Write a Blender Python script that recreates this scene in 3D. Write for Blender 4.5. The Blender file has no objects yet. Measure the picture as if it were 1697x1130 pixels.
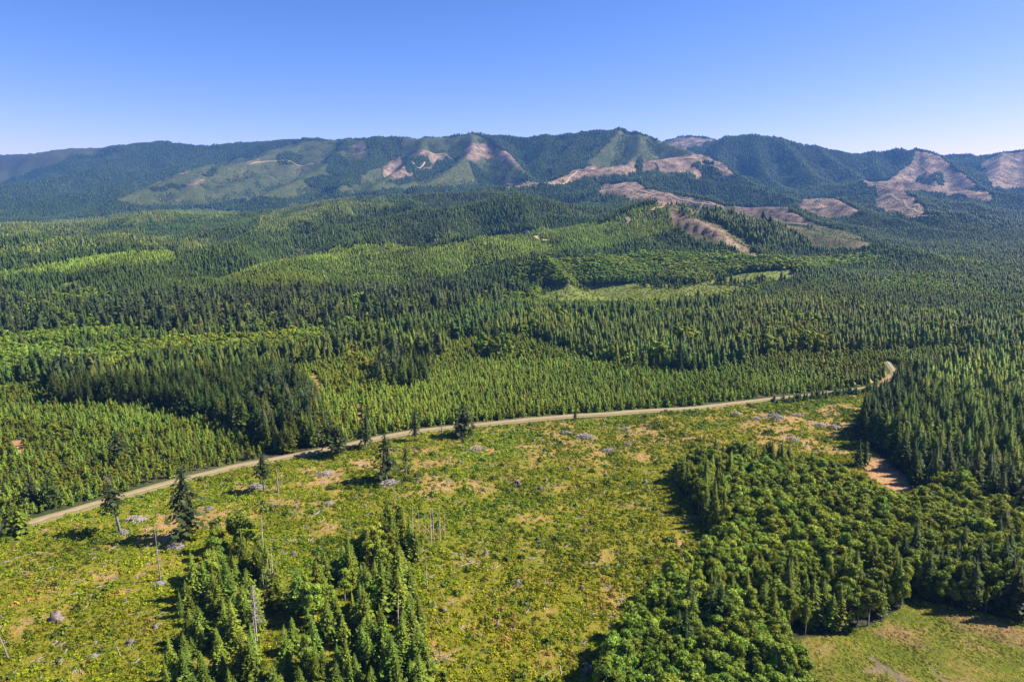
import bpy, math, random
import numpy as np
from mathutils import Vector

# ------------------------------------------------------------------ camera, sky, sun, exposure
scene = bpy.context.scene
PW, PH, FOC = 1697.0, 1130.0, 1132.0          # photograph size and focal length in its pixels
CAM_Z = 130.0
HORIZON = 330.0
PITCH = math.atan((PH / 2 - HORIZON) / FOC)
cam_d = bpy.data.cameras.new('camera')
cam = bpy.data.objects.new('camera', cam_d)
scene.collection.objects.link(cam)
cam.location = (0, 0, CAM_Z)
cam.rotation_euler = (math.pi / 2 - PITCH, 0, 0)
cam_d.sensor_width = 36.0
cam_d.lens = 36.0 * FOC / PW
cam_d.clip_start = 1.0
cam_d.clip_end = 40000.0
scene.camera = cam

SUN_EL = math.radians(45)
SUN_AZ = math.radians(82)       # clockwise from +Y (straight ahead of the camera): from the right
sun_dir = Vector((math.sin(SUN_AZ) * math.cos(SUN_EL), math.cos(SUN_AZ) * math.cos(SUN_EL), math.sin(SUN_EL)))
world = bpy.data.worlds.new('World')
scene.world = world
world.use_nodes = True
wn = world.node_tree
bg = wn.nodes['Background']
sky = wn.nodes.new('ShaderNodeTexSky')
sky.sky_type = 'NISHITA'
sky.sun_disc = False
sky.sun_elevation = SUN_EL
sky.sun_rotation = SUN_AZ
sky.altitude = 200
sky.air_density = .66
sky.dust_density = .3
sky.ozone_density = 4.0
hsv = wn.nodes.new('ShaderNodeHueSaturation')
hsv.inputs['Saturation'].default_value = 1.08
wn.links.new(sky.outputs[0], hsv.inputs['Color'])
tint = wn.nodes.new('ShaderNodeMix'); tint.data_type = 'RGBA'; tint.blend_type = 'MULTIPLY'
tint.inputs[0].default_value = 1.0; tint.inputs[7].default_value = (.86, .79, 1.12, 1)
wn.links.new(hsv.outputs[0], tint.inputs[6])
sep = wn.nodes.new('ShaderNodeSeparateColor'); comb = wn.nodes.new('ShaderNodeCombineColor')
wn.links.new(tint.outputs[2], sep.inputs[0])
SKY_POW = []
for ch, pw in enumerate((1.55, 1.12, 1.0)):      # deeper blue higher up, paler towards the horizon, all the way round
    pn = wn.nodes.new('ShaderNodeMath'); pn.operation = 'POWER'; pn.inputs[1].default_value = pw
    wn.links.new(sep.outputs[ch], pn.inputs[0]); wn.links.new(pn.outputs[0], comb.inputs[ch]); SKY_POW.append(pn)
wn.links.new(comb.outputs[0], bg.inputs[0])
bg.inputs[1].default_value = 0.078
sun_l = bpy.data.lights.new('sun', 'SUN')
sun_l.energy = 5.0
sun_l.angle = math.radians(0.53)
sun_l.color = (1.0, 0.93, 0.82)
sun = bpy.data.objects.new('sun', sun_l)
scene.collection.objects.link(sun)
sun.rotation_euler = sun_dir.to_track_quat('Z', 'Y').to_euler()
scene.view_settings.view_transform = 'Standard'
scene.view_settings.look = 'None'
scene.view_settings.exposure = 1.25
scene.view_settings.gamma = 1.0
scene.cycles.max_bounces = 5
scene.cycles.diffuse_bounces = 2
scene.cycles.transmission_bounces = 3
scene.cycles.volume_bounces = 1
scene.cycles.use_denoising = True

rng = np.random.default_rng(11)
random.seed(11)

# ------------------------------------------------------------------ small maths helpers
def hash2(ix, iy, seed):
    h = (ix.astype(np.int64) * 374761393 + iy.astype(np.int64) * 668265263 + seed * 1274126177) & 0xffffffff
    h = ((h ^ (h >> 13)) * 1274126177) & 0xffffffff
    return ((h ^ (h >> 16)) & 0xffff) / 65535.0

def vnoise(x, y, seed=0):
    ix, iy = np.floor(x), np.floor(y)
    fx, fy = x - ix, y - iy
    fx = fx * fx * (3 - 2 * fx); fy = fy * fy * (3 - 2 * fy)
    a = hash2(ix, iy, seed); b = hash2(ix + 1, iy, seed)
    c = hash2(ix, iy + 1, seed); d = hash2(ix + 1, iy + 1, seed)
    return (a + (b - a) * fx) * (1 - fy) + (c + (d - c) * fx) * fy

def fbm(x, y, wl, octs=4, seed=0):
    s, amp, tot = 0, 1.0, 0.0
    for o in range(octs):
        s = s + amp * vnoise(x / wl + 17.3 * o, y / wl - 9.1 * o, seed + o)
        tot += amp; amp *= 0.5; wl *= 0.5
    return s / tot

CP, SP = math.cos(PITCH), math.sin(PITCH)
def at_y(px, py, Y):
    """world point on the sight line of a photo pixel at ground distance Y ahead"""
    u = (px - PW / 2) / FOC; v = (PH / 2 - py) / FOC
    dx, dy, dz = u, CP + v * SP, -SP + v * CP
    t = Y / dy
    return (dx * t, Y, CAM_Z + dz * t)

def project(x, y, z):
    dz = z - CAM_Z
    f = y * CP - dz * SP
    up = y * SP + dz * CP
    return PW / 2 + FOC * x / f, PH / 2 - FOC * up / f

# ------------------------------------------------------------------ the terrain: ridges read off the photograph with estimated distances
RIDGES = [  # (slope, rounding, height of trees standing on the crest, [(px, py, distance)])
 # near green ridge
 (.24, 45, 7, [(300, 470, 930), (380, 457, 960), (430, 443, 1010), (480, 433, 1060), (540, 416, 1170), (600, 408, 1230), (650, 408, 1250),
               (690, 415, 1250), (720, 412, 1260), (760, 401, 1290), (830, 390, 1340), (880, 383, 1380), (950, 375, 1430), (1010, 368, 1480),
               (1050, 347, 1560), (1100, 337, 1580), (1150, 345, 1600), (1240, 352, 1650), (1310, 367, 1620), (1380, 385, 1560), (1440, 400, 1480), (1490, 416, 1380)]),
 (.34, 22, 7, [(600, 408, 1230), (620, 425, 1160), (610, 445, 1070)]),
 (.34, 22, 7, [(760, 401, 1290), (745, 420, 1200), (720, 443, 1090)]),
 (.34, 22, 7, [(880, 383, 1380), (865, 408, 1250), (840, 435, 1130)]),
 (.34, 22, 7, [(970, 373, 1450), (965, 400, 1310), (985, 428, 1180)]),
 (.34, 22, 7, [(1050, 347, 1560), (1050, 380, 1400), (1085, 415, 1250)]),
 (.25, 40, 3, [(1100, 337, 1580), (1150, 370, 1450), (1215, 406, 1300), (1270, 432, 1200)]),
 # second, darker ridge
 (.30, 45, 14, [(330, 425, 1250), (400, 405, 1380), (480, 385, 1560), (560, 372, 1700), (640, 358, 1780), (700, 345, 1850), (760, 335, 1900), (830, 320, 1970), (900, 330, 2050), (1000, 338, 2200)]),
 (.38, 25, 14, [(640, 358, 1780), (600, 385, 1600), (570, 402, 1450)]),
 (.38, 25, 14, [(760, 335, 1900), (740, 365, 1700), (735, 390, 1500)]),
 (.38, 25, 14, [(860, 322, 2000), (870, 350, 1800), (900, 372, 1600)]),
 # left low hills
 (.25, 45, 12, [(390, 402, 1560), (440, 376, 1750), (500, 358, 1950), (560, 338, 2150), (590, 331, 2250), (640, 333, 2250), (700, 332, 2350)]),
 (.25, 40, 12, [(560, 338, 2150), (580, 360, 1950)]),
 (.22, 60, 12, [(-300, 382, 1900), (0, 370, 2000), (100, 366, 2100), (200, 354, 2300), (300, 346, 2450), (400, 350, 2500), (480, 342, 2600), (560, 326, 2700), (640, 322, 2700), (720, 315, 2700), (800, 315, 2700)]),
 (.22, 45, 12, [(-200, 425, 1150), (40, 410, 1230), (130, 394, 1400), (220, 388, 1500), (300, 392, 1550), (350, 400, 1500)]),
 (.20, 40, 12, [(220, 388, 1500), (260, 410, 1330), (330, 428, 1180)]),
 (.18, 40, 12, [(-100, 455, 950), (60, 443, 980), (160, 425, 1080), (240, 418, 1150), (300, 420, 1180)]),
 # sky line, far left
 (.42, 100, 18, [(-500, 270, 8000), (-150, 256, 7500), (0, 252, 7200), (60, 249, 7000), (140, 241, 6800), (200, 239, 6600), (270, 232, 6500), (330, 238, 6400), (400, 234, 6300), (470, 231, 6000), (505, 228, 5800)]),
 (.32, 80, 18, [(270, 232, 6500), (200, 262, 5900), (120, 285, 5300), (40, 300, 4900), (-80, 318, 4500)]),
 (.32, 80, 18, [(400, 234, 6300), (330, 262, 5700), (260, 282, 5200), (190, 300, 4800), (120, 318, 4300), (40, 332, 3900)]),
 # sky line, centre
 (.60, 80, 8, [(505, 229, 5800), (540, 231, 5600), (600, 229, 5300), (665, 224, 5200), (700, 228, 5150), (730, 226, 5100), (760, 221, 5050), (800, 219, 5000), (840, 225, 4950)]),
 (.60, 80, 18, [(840, 225, 4950), (900, 222, 4900), (960, 216, 4800), (1000, 212, 4750), (1027, 213, 4700)]),
 (.60, 80, 5, [(1027, 214, 4700), (1060, 221, 4600), (1090, 230, 4500), (1125, 241, 4350), (1155, 254, 4150)]),
 # spurs of the centre
 (.42, 55, 6, [(530, 231, 5700), (470, 246, 5300), (420, 262, 5000), (360, 273, 4700), (305, 286, 4450), (250, 308, 4150), (190, 328, 3800)]),
 (.48, 40, 8, [(575, 230, 5400), (560, 258, 4900), (520, 282, 4500), (480, 302, 4200), (430, 322, 3800)]),
 (.52, 35, 8, [(625, 228, 5250), (620, 255, 4800), (590, 285, 4350), (560, 312, 3900)]),
 (.52, 35, 5, [(700, 228, 5150), (700, 249, 4700), (665, 278, 4350), (620, 305, 3900)]),
 (.52, 35, 5, [(780, 221, 5000), (785, 242, 4600), (762, 267, 4250), (725, 292, 3850), (680, 312, 3450)]),
 (.55, 30, 4, [(820, 232, 4900), (835, 248, 4600), (858, 272, 4200), (875, 292, 3850)]),
 (.55, 30, 16, [(905, 223, 4900), (905, 245, 4600), (890, 270, 4250)]),
 (.55, 30, 16, [(965, 217, 4800), (945, 245, 4450), (915, 276, 4100)]),
 (.52, 35, 8, [(1027, 214, 4700), (995, 245, 4300), (970, 267, 4050), (930, 285, 3800)]),
 (.45, 45, 5, [(1060, 221, 4600), (1060, 250, 4200), (1040, 268, 3950)]),
 # mauve logged foothills
 (.34, 55, 0, [(1225, 292, 3650), (1190, 268, 3800), (1165, 255, 3900), (1120, 259, 3850), (1070, 266, 3800), (1020, 275, 3700), (960, 282, 3600), (918, 299, 3300), (868, 305, 3100), (829, 310, 2950), (790, 316, 2850)]),
 (.30, 60, 0, [(990, 310, 3150), (1045, 301, 3100), (1073, 314, 2900), (1150, 328, 2600), (1200, 341, 2400), (1295, 343, 2300), (1352, 372, 2000)]),
 (.30, 60, 16, [(1060, 295, 3450), (1130, 290, 3500), (1220, 299, 3400), (1290, 318, 3200), (1345, 336, 2950)]),
 (.30, 50, 0, [(1310, 345, 2750), (1345, 329, 2800), (1380, 328, 2800), (1430, 353, 2500)]),
 (.22, 70, 0, [(1430, 303, 3900), (1460, 309, 3600), (1490, 314, 3400), (1520, 334, 2900), (1540, 355, 2500)]),
 (.18, 90, 0, [(1430, 303, 3900), (1482, 296, 3950), (1592, 312, 3800), (1645, 321, 3600), (1740, 330, 3400)]),
 # right-hand mountains
 (.28, 120, 0, [(1080, 245, 6700), (1104, 233, 6600), (1125, 226, 6500), (1143, 224, 6500), (1165, 227, 6500), (1190, 237, 6500), (1260, 250, 6300)]),
 (.60, 80, 18, [(1160, 244, 5700), (1180, 233, 5600), (1205, 224, 5400), (1240, 220, 5300), (1280, 224, 5250), (1320, 233, 5200), (1360, 242, 5250), (1400, 249, 5300), (1425, 252, 5400), (1450, 249, 5400), (1490, 242, 5300), (1518, 249, 5200)]),
 (.55, 32, 16, [(1205, 224, 5400), (1195, 250, 5000), (1185, 275, 4600), (1215, 300, 4200)]),
 (.55, 32, 16, [(1250, 221, 5300), (1255, 250, 4900), (1265, 280, 4500), (1280, 300, 4200)]),
 (.55, 32, 16, [(1290, 226, 5250), (1320, 258, 4800), (1345, 285, 4400), (1360, 305, 4100)]),
 (.55, 32, 16, [(1350, 240, 5200), (1385, 265, 4800), (1420, 288, 4400), (1440, 298, 4200)]),
 (.55, 32, 16, [(1450, 249, 5400), (1450, 272, 4950), (1460, 290, 4600)]),
 (.48, 45, 0, [(1518, 249, 5200), (1550, 256, 4900), (1580, 275, 4600), (1600, 291, 4400), (1632, 316, 4000)]),
 (.48, 45, 0, [(1518, 249, 5200), (1510, 270, 4900), (1480, 294, 4500)]),
 (.48, 45, 0, [(1530, 253, 5050), (1545, 285, 4600), (1555, 308, 4250)]),
 (.30, 100, 14, [(1530, 262, 6100), (1575, 254, 6000), (1600, 251, 5900), (1620, 257, 5800), (1645, 254, 5600), (1664, 252, 5500), (1697, 246, 5400), (1760, 240, 5300), (1900, 236, 5200), (2100, 240, 5200)]),
 (.48, 45, 0, [(1664, 252, 5500), (1655, 280, 4900), (1645, 308, 4400)]),
 (.48, 45, 0, [(1720, 243, 5400), (1725, 280, 4800), (1725, 315, 4200)]),
]
NT, NR = 640, 800
TH0, TH1 = math.radians(-48), math.radians(48)
R0, R1 = 75.0, 9500.0
LR = math.log(R1 / R0)

def seg_fields(X, Y, pts):
    """distance to a polyline and the crest height at the nearest point"""
    best = np.full(X.shape, 1e18); zc = np.zeros(X.shape)
    for a, b in zip(pts[:-1], pts[1:]):
        ex, ey = b[0] - a[0], b[1] - a[1]
        L2 = ex * ex + ey * ey + 1e-9
        t = np.clip(((X - a[0]) * ex + (Y - a[1]) * ey) / L2, 0, 1)
        d = (X - a[0] - t * ex) ** 2 + (Y - a[1] - t * ey) ** 2
        z = a[2] + t * (b[2] - a[2])
        m = d < best
        best = np.where(m, d, best); zc = np.where(m, z, zc)
    return np.sqrt(best), zc

def terrain(X, Y):
    r = np.hypot(X, Y)
    s = np.clip(r * 0.0026, 0.6, 11)
    vals = []; dmin = np.full(X.shape, 1e9)
    for k, w, th, pts in RIDGES:
        P = []
        for q in pts:
            p = at_y(*q); P.append((p[0], p[1], p[2] - th))
        d, zc = seg_fields(X, Y, P)
        vals.append(zc - k * (np.sqrt(d * d + w * w) - w) - 0.00002 * d * d)
        m = np.exp(-(d / 260) ** 2)
        dmin = np.minimum(dmin, d)
    base = 1.2 * (fbm(X, Y, 90, 3, 3) - .5) + np.clip((r - 750) / 700, 0, 1) * (12 + 46 / (1 + np.exp((X - 60) / 130))) * (fbm(X, Y, 330, 3, 5) - .5)
    base = base + np.clip((r - 2500) / 3000, 0, 1) * 40
    vals.append(base)
    V = np.stack(vals)
    mx = V.max(0)
    Z = mx + s * np.log(np.exp((V - mx) / s).sum(0))
    # gullies on the steep ground, none on the ridge lines themselves
    g = 1 - np.abs(2 * fbm(X, Y, 520, 3, 21) - 1) * 1.6
    g2 = 1 - np.abs(2 * fbm(X, Y, 190, 3, 31) - 1) * 1.6
    amt = np.clip((Z - base - 20) / 160, 0, 1) * np.clip(dmin / 130, 0, 1)
    Z = Z - amt * (64 * g + 26 * g2 - 28)
    Z = Z - np.clip((Z - base - 6) / 30, 0, 1) * np.clip(dmin / 50, 0, 1) * 16 * (1 - np.abs(2 * fbm(X, Y, 150, 2, 35) - 1) * 1.8)
    # spurs and draws running down through the foothills
    U = X + .30 * Y + 60 * (fbm(X, Y, 400, 2, 37) - .5); Wd = .45 * Y
    rid = 1 - np.abs(2 * fbm(U, Wd, 230, 2, 39) - 1) * 2.0
    hill = 1 / (1 + np.exp(-(.30 * Y - 60 - X) / 60)) * np.clip((r - 880) / 220, 0, 1) * np.clip((3000 - r) / 500, 0, 1)
    Z = Z + hill * np.clip(dmin / 70, .3, 1) * 50 * (rid - .35)
    return Z

CT, CR = 400, 440
cth = np.linspace(TH0, TH1, CT); clr = np.linspace(0, 1, CR)
CTH, CRR = np.meshgrid(cth, R0 * np.exp(LR * clr), indexing='ij')
HG = terrain(CRR * np.sin(CTH), CRR * np.cos(CTH))

def height(x, y):
    x = np.asarray(x, float); y = np.asarray(y, float)
    th = np.arctan2(x, y); r = np.maximum(np.hypot(x, y), R0)
    ft = np.clip((th - TH0) / (TH1 - TH0) * (CT - 1), 0, CT - 1.001)
    fr = np.clip(np.log(r / R0) / LR * (CR - 1), 0, CR - 1.001)
    it, ir = ft.astype(int), fr.astype(int)
    a, b = ft - it, fr - ir
    return ((HG[it, ir] * (1 - a) + HG[it + 1, ir] * a) * (1 - b) + (HG[it, ir + 1] * (1 - a) + HG[it + 1, ir + 1] * a) * b)

RS = R0 * np.exp(LR * np.linspace(0, 1, 2400))
def ground(px, py):
    """where the sight line of a photo pixel meets the terrain"""
    u = (px - PW / 2) / FOC; v = (PH / 2 - py) / FOC
    dx, dy, dz = u, CP + v * SP, -SP + v * CP
    hl = math.hypot(dx, dy)
    x, y = dx / hl * RS, dy / hl * RS
    gap = CAM_Z + dz / hl * RS - height(x, y)
    hit = np.nonzero(gap < 0)[0]
    if len(hit):
        i = hit[0]
        if i == 0:
            return x[0], y[0], float(height(x[0], y[0]))
        t = gap[i - 1] / (gap[i - 1] - gap[i])
        X = x[i - 1] + t * (x[i] - x[i - 1]); Y = y[i - 1] + t * (y[i] - y[i - 1])
    else:
        m = RS > 2500
        i = np.nonzero(m)[0][np.argmin((gap / RS)[m])]
        X, Y = x[i], y[i]
    return float(X), float(Y), float(height(X, Y))

# ------------------------------------------------------------------ ground cover: regions outlined on the photograph, laid on the terrain
# kinds: dark = mature conifers, young = plantation, alder = broadleaf, old = tall ragged conifers, cut = new clearing (brush), bare = logged mauve ground,
#        regrow = low regrowth on the hills, grass = bright meadow, field = mown field, dirt = bare orange earth, gap = shaded track
ZONES = [
 ('regrow', [(190, 334), (245, 310), (305, 287), (353, 272), (420, 258), (470, 244), (500, 234), (540, 233), (610, 232), (668, 228), (735, 228), (790, 223), (820, 236), (872, 284), (885, 296), (860, 306), (800, 308), (700, 312), (600, 320), (520, 322), (440, 328), (330, 342), (240, 342)]),
 ('regrow', [(1027, 216), (1060, 223), (1090, 232), (1150, 252), (1160, 258), (1098, 268), (1045, 271), (999, 279), (985, 279), (974, 268), (1000, 245)]),
 ('dark', [(457, 258), (478, 252), (505, 258), (495, 272), (462, 276)]),
 ('dark', [(540, 262), (565, 258), (600, 285), (600, 305), (560, 312), (515, 312), (510, 300), (545, 290)]),
 ('dark', [(606, 232), (667, 226), (668, 258), (640, 275), (600, 290), (570, 295), (590, 275), (612, 262)]),
 ('dark', [(560, 236), (578, 236), (578, 250), (562, 250)]),
 ('dark', [(700, 282), (737, 258), (760, 262), (745, 280), (705, 298), (660, 306), (640, 306)]),
 ('dark', [(776, 268), (790, 275), (815, 300), (818, 310), (800, 310), (785, 290)]),
 ('dark', [(250, 313), (304, 305), (306, 311), (255, 319)]),
 ('dark', [(336, 289), (362, 280), (364, 287), (340, 294)]),
 ('bare', [(635, 274), (698, 249), (737, 258), (705, 283), (667, 295), (649, 295)]),
 ('dark', [(676, 262), (708, 258), (714, 272), (690, 288), (672, 286)]),
 ('bare', [(766, 251), (783, 237), (815, 237), (838, 251), (868, 279), (858, 281), (815, 262), (776, 268)]),
 ('bare', [(585, 240), (605, 238), (600, 262), (585, 258)]),
 ('bare', [(410, 270), (432, 268), (432, 273), (412, 274)]),
 ('bare', [(428, 260), (432, 260), (431, 267), (427, 267)]),
 ('bare', [(300, 286), (312, 284), (312, 288), (302, 289)]),
 ('bare', [(300, 308), (330, 300), (345, 297), (340, 302), (310, 310)]),
 ('bare', [(508, 274), (518, 274), (518, 278), (508, 278)]),
 ('bare', [(366, 297), (373, 295), (374, 299), (367, 300)]),
 ('dark', [(822, 235), (858, 225), (960, 218), (1027, 214), (998, 246), (974, 268), (930, 284), (889, 284), (868, 276)]),
 ('bare', [(822, 313), (868, 304), (918, 299), (960, 281), (1020, 275), (1070, 266), (1091, 283), (1045, 290), (1010, 291), (974, 295), (921, 304), (868, 312)]),
 ('bare', [(1085, 266), (1120, 259), (1165, 255), (1190, 267), (1224, 291), (1180, 292), (1097, 288)]),
 ('dark', [(1146, 278), (1165, 266), (1185, 272), (1192, 290), (1160, 288)]),
 ('dark', [(1056, 264), (1066, 263), (1068, 285), (1058, 288)]),
 ('bare', [(999, 306), (1045, 300), (1073, 314), (1150, 328), (1200, 341), (1295, 343), (1351, 371), (1323, 374), (1274, 364), (1203, 353), (1150, 341), (1056, 336), (995, 318)]),
 ('tangreen', [(1060, 346), (1100, 337), (1150, 345), (1203, 353), (1274, 364), (1351, 371), (1415, 389), (1470, 414), (1390, 416), (1300, 410), (1240, 415), (1160, 400), (1110, 372), (1060, 362)]),
 ('cutfar', [(1110, 348), (1143, 360), (1185, 374), (1217, 399), (1228, 412), (1281, 433), (1260, 436), (1221, 424), (1203, 410), (1178, 389), (1143, 378), (1110, 364)]),
 ('dark', [(1171, 362), (1189, 355), (1238, 369), (1295, 380), (1341, 408), (1337, 416), (1267, 410), (1231, 396)]),
 ('bare', [(1327, 334), (1345, 329), (1380, 328), (1426, 351), (1405, 360), (1352, 364), (1323, 344)]),
 ('bare', [(1445, 309), (1490, 314), (1518, 332), (1540, 354), (1507, 362), (1482, 357), (1447, 346), (1451, 321)]),
 ('bare', [(1422, 300), (1482, 296), (1592, 312), (1645, 321), (1641, 336), (1592, 325), (1504, 318), (1436, 308)]),
 ('bare', [(1518, 249), (1550, 256), (1599, 290), (1627, 314), (1557, 313), (1472, 299), (1511, 268)]),
 ('dark', [(1516, 296), (1528, 290), (1540, 302), (1528, 306)]),
 ('dark', [(1542, 292), (1556, 283), (1566, 300), (1556, 308)]),
 ('bare', [(1104, 232), (1143, 224), (1182, 233), (1161, 247), (1120, 243)]),
 ('bare', [(1627, 268), (1663, 252), (1697, 246), (1760, 246), (1760, 314), (1642, 312)]),
 # hills in the middle distance
 ('olive', [(-60, 374), (0, 370), (100, 367), (200, 355), (300, 347), (400, 352), (398, 364), (330, 368), (240, 374), (140, 386), (60, 393), (-60, 402)]),
 ('olive', [(-60, 416), (40, 409), (130, 394), (220, 388), (300, 392), (350, 401), (345, 413), (280, 414), (200, 410), (120, 420), (40, 434), (-60, 442)]),
 ('green', [(-60, 456), (60, 444), (160, 426), (240, 419), (300, 421), (290, 434), (200, 445), (100, 458), (-60, 468)]),
 ('flats', [(860, 530), (1000, 540), (1160, 534), (1250, 512), (1310, 480), (1440, 446), (1560, 432), (1800, 420), (1800, 585), (1560, 590), (1440, 588), (1280, 592), (1170, 622), (1050, 616), (960, 596), (890, 566), (800, 566)]),
 ('olive', [(440, 360), (480, 340), (560, 330), (640, 330), (655, 345), (600, 358), (540, 372), (470, 384), (420, 394)]),
 ('green', [(335, 470), (380, 457), (430, 443), (480, 433), (540, 416), (600, 408), (650, 408), (690, 415), (720, 412), (760, 401), (830, 390), (880, 383), (950, 375), (1010, 368), (1050, 347), (1100, 337), (1120, 380), (1080, 395), (980, 418), (880, 428), (790, 448), (700, 474), (560, 482), (440, 482)]),
 ('green', [(270, 350), (330, 347), (400, 352), (360, 356), (290, 356)]),
 ('grass', [(105, 470), (135, 462), (135, 475), (110, 480)]),
 # the flats
 ('alder', [(860, 445), (960, 438), (1100, 425), (1210, 432), (1300, 437), (1460, 428), (1440, 446), (1330, 452), (1290, 470), (1240, 500), (1160, 522), (1000, 528), (880, 520), (820, 505)]),
 ('grass', [(596, 494), (656, 482), (702, 486), (680, 515), (614, 518)]),
 ('grass', [(892, 476), (957, 475), (1080, 468), (1150, 472), (1185, 461), (1238, 451), (1323, 447), (1315, 468), (1240, 492), (1150, 510), (1045, 512), (957, 514), (892, 508)]),
 ('old', [(0, 520), (46, 500), (159, 492), (198, 505), (339, 500), (505, 495), (600, 500), (700, 490), (860, 480), (880, 505), (820, 525), (700, 540), (640, 556), (600, 560), (540, 560), (407, 566), (290, 578), (198, 560), (60, 572), (0, 586)]),
 ('alder', [(-60, 590), (0, 582), (71, 567), (205, 558), (247, 582), (407, 574), (541, 562), (540, 590), (470, 597), (389, 605), (300, 602), (240, 610), (212, 632), (140, 640), (71, 630), (0, 640), (-60, 645)]),
 ('dark', [(70, 655), (140, 620), (220, 632), (260, 622), (354, 617), (460, 600), (560, 578), (640, 560), (640, 585), (560, 600), (480, 612), (500, 640), (528, 680), (540, 700), (540, 752), (440, 760), (428, 722), (336, 694), (293, 690), (226, 672), (88, 672)]),
 ('yngleft', [(-60, 650), (0, 645), (70, 640), (90, 672), (226, 675), (293, 690), (336, 696), (424, 722), (438, 762), (390, 772), (300, 793), (210, 819), (100, 850), (45, 868), (-60, 905)]),
 ('young', [(470, 618), (560, 600), (640, 582), (720, 575), (800, 566), (890, 566), (960, 596), (1050, 616), (1170, 622), (1280, 592), (1450, 588), (1600, 580), (1605, 600), (1520, 625), (1440, 645), (1300, 655), (1200, 668), (1050, 681), (900, 692), (780, 704), (690, 713), (600, 730), (550, 742), (530, 690), (505, 645)]),
 ('dark', [(640, 575), (690, 568), (735, 570), (740, 592), (720, 606), (650, 600)]),
 ('dark', [(622, 622), (660, 614), (710, 620), (705, 640), (660, 650), (622, 645)]),
 ('old', [(790, 582), (840, 580), (858, 594), (830, 602), (792, 600)]),
 ('dark', [(1120, 610), (1160, 608), (1165, 622), (1125, 624)]),
 ('dirt', [(513, 622), (527, 622), (540, 650), (528, 650)]),
 ('dirt', [(18, 730), (38, 728), (36, 758), (24, 758)]),
 ('dirt', [(588, 668), (596, 668), (602, 690), (598, 705), (592, 700)]),
 # the clearing in front of the road
 ('cut', [(-80, 915), (45, 872), (210, 823), (390, 776), (480, 760), (600, 737), (700, 718), (850, 703), (1050, 688), (1250, 670), (1400, 650), (1480, 640), (1470, 660), (1440, 700), (1430, 730), (1500, 800), (1700, 900), (1700, 1500), (-400, 1500), (-400, 1000)]),
 ('dirt', [(1456, 646), (1464, 624), (1484, 608), (1506, 628), (1502, 646)]),
 ('constand', [(1455, 742), (1468, 716), (1500, 692), (1530, 662), (1565, 632), (1620, 602), (1760, 588), (1800, 870), (1697, 838), (1640, 812), (1580, 790), (1520, 770), (1490, 760), (1460, 745)]),
 ('dirt', [(1430, 764), (1455, 760), (1500, 785), (1518, 815), (1490, 818), (1445, 794)]),
 ('alder', [(1112, 800), (1150, 775), (1230, 772), (1350, 795), (1420, 825), (1470, 846), (1520, 856), (1545, 838), (1560, 830), (1600, 842), (1650, 862), (1697, 885), (1850, 940), (1850, 1070), (1697, 1030), (1600, 1008), (1510, 990), (1480, 1020), (1440, 1042), (1400, 1040), (1300, 1062), (1300, 1080), (1325, 1130), (1360, 1260), (980, 1260), (1000, 1150), (1020, 1090), (1090, 1000), (1160, 950), (1195, 905), (1195, 880), (1150, 830)]),
 ('mixcon', [(1112, 802), (1150, 778), (1230, 774), (1350, 792), (1330, 800), (1230, 800), (1190, 830), (1205, 890), (1180, 890), (1140, 830)]),
 ('mixcon', [(1160, 1000), (1250, 990), (1380, 960), (1480, 950), (1500, 990), (1470, 1030), (1400, 1045), (1300, 1066), (1280, 1075), (1200, 1060)]),
 ('mixcon', [(1500, 985), (1600, 1000), (1697, 1025), (1850, 1065), (1850, 1045), (1697, 1008), (1600, 985), (1510, 975)]),
 ('conifer', [(352, 905), (430, 905), (445, 950), (462, 1010), (440, 1060), (420, 1150), (380, 1250), (240, 1250), (280, 1130), (290, 1060), (310, 985), (345, 960)]),
 ('conifer', [(500, 985), (545, 955), (590, 930), (640, 885), (690, 895), (690, 960), (700, 1020), (695, 1130), (690, 1250), (440, 1250), (470, 1130), (480, 1060), (495, 1010)]),
 ('cut', [(452, 1020), (490, 1000), (500, 1040), (468, 1075), (448, 1072)]),
 ('field', [(1325, 1130), (1298, 1085), (1300, 1062), (1400, 1045), (1462, 1038), (1500, 996), (1600, 1012), (1697, 1036), (1850, 1075), (1850, 1500), (1450, 1500)]),
 ('dryfield', [(1545, 1012), (1600, 1016), (1697, 1040), (1850, 1080), (1850, 1100), (1697, 1078), (1620, 1052), (1570, 1030)]),
 ('dryfield', [(1440, 1048), (1480, 1030), (1510, 1050), (1550, 1075), (1530, 1078), (1480, 1060)]),
 ('track', [(1438, 1088), (1446, 1088), (1462, 1098), (1480, 1110), (1505, 1128), (1560, 1180), (1530, 1180), (1486, 1128), (1470, 1114), (1440, 1114), (1418, 1112), (1420, 1109), (1445, 1109), (1452, 1104)]),
 ('track', [(1533, 1092), (1540, 1100), (1556, 1114), (1590, 1152), (1582, 1152), (1550, 1116), (1536, 1102)]),
]
def densify(poly, step=14):
    out = []
    for (x0, y0), (x1, y1) in zip(poly, poly[1:] + poly[:1]):
        n = max(1, int(math.hypot(x1 - x0, y1 - y0) / step))
        for i in range(n):
            out.append((x0 + (x1 - x0) * i / n, y0 + (y1 - y0) * i / n))
    return out
WZ = []
for kind, poly in ZONES:
    P = np.array([ground(*p)[:2] for p in densify(poly)])
    WZ.append((kind, P))
KINDS = ['far', 'regrow', 'dark', 'bare', 'olive', 'green', 'grass', 'alder', 'old', 'young', 'cut', 'cutfar', 'conifer', 'mixcon', 'dirt', 'field', 'constand', 'yngleft', 'track', 'dryfield', 'flats', 'tangreen', 'mount']
KI = {k: i for i, k in enumerate(KINDS)}
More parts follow.
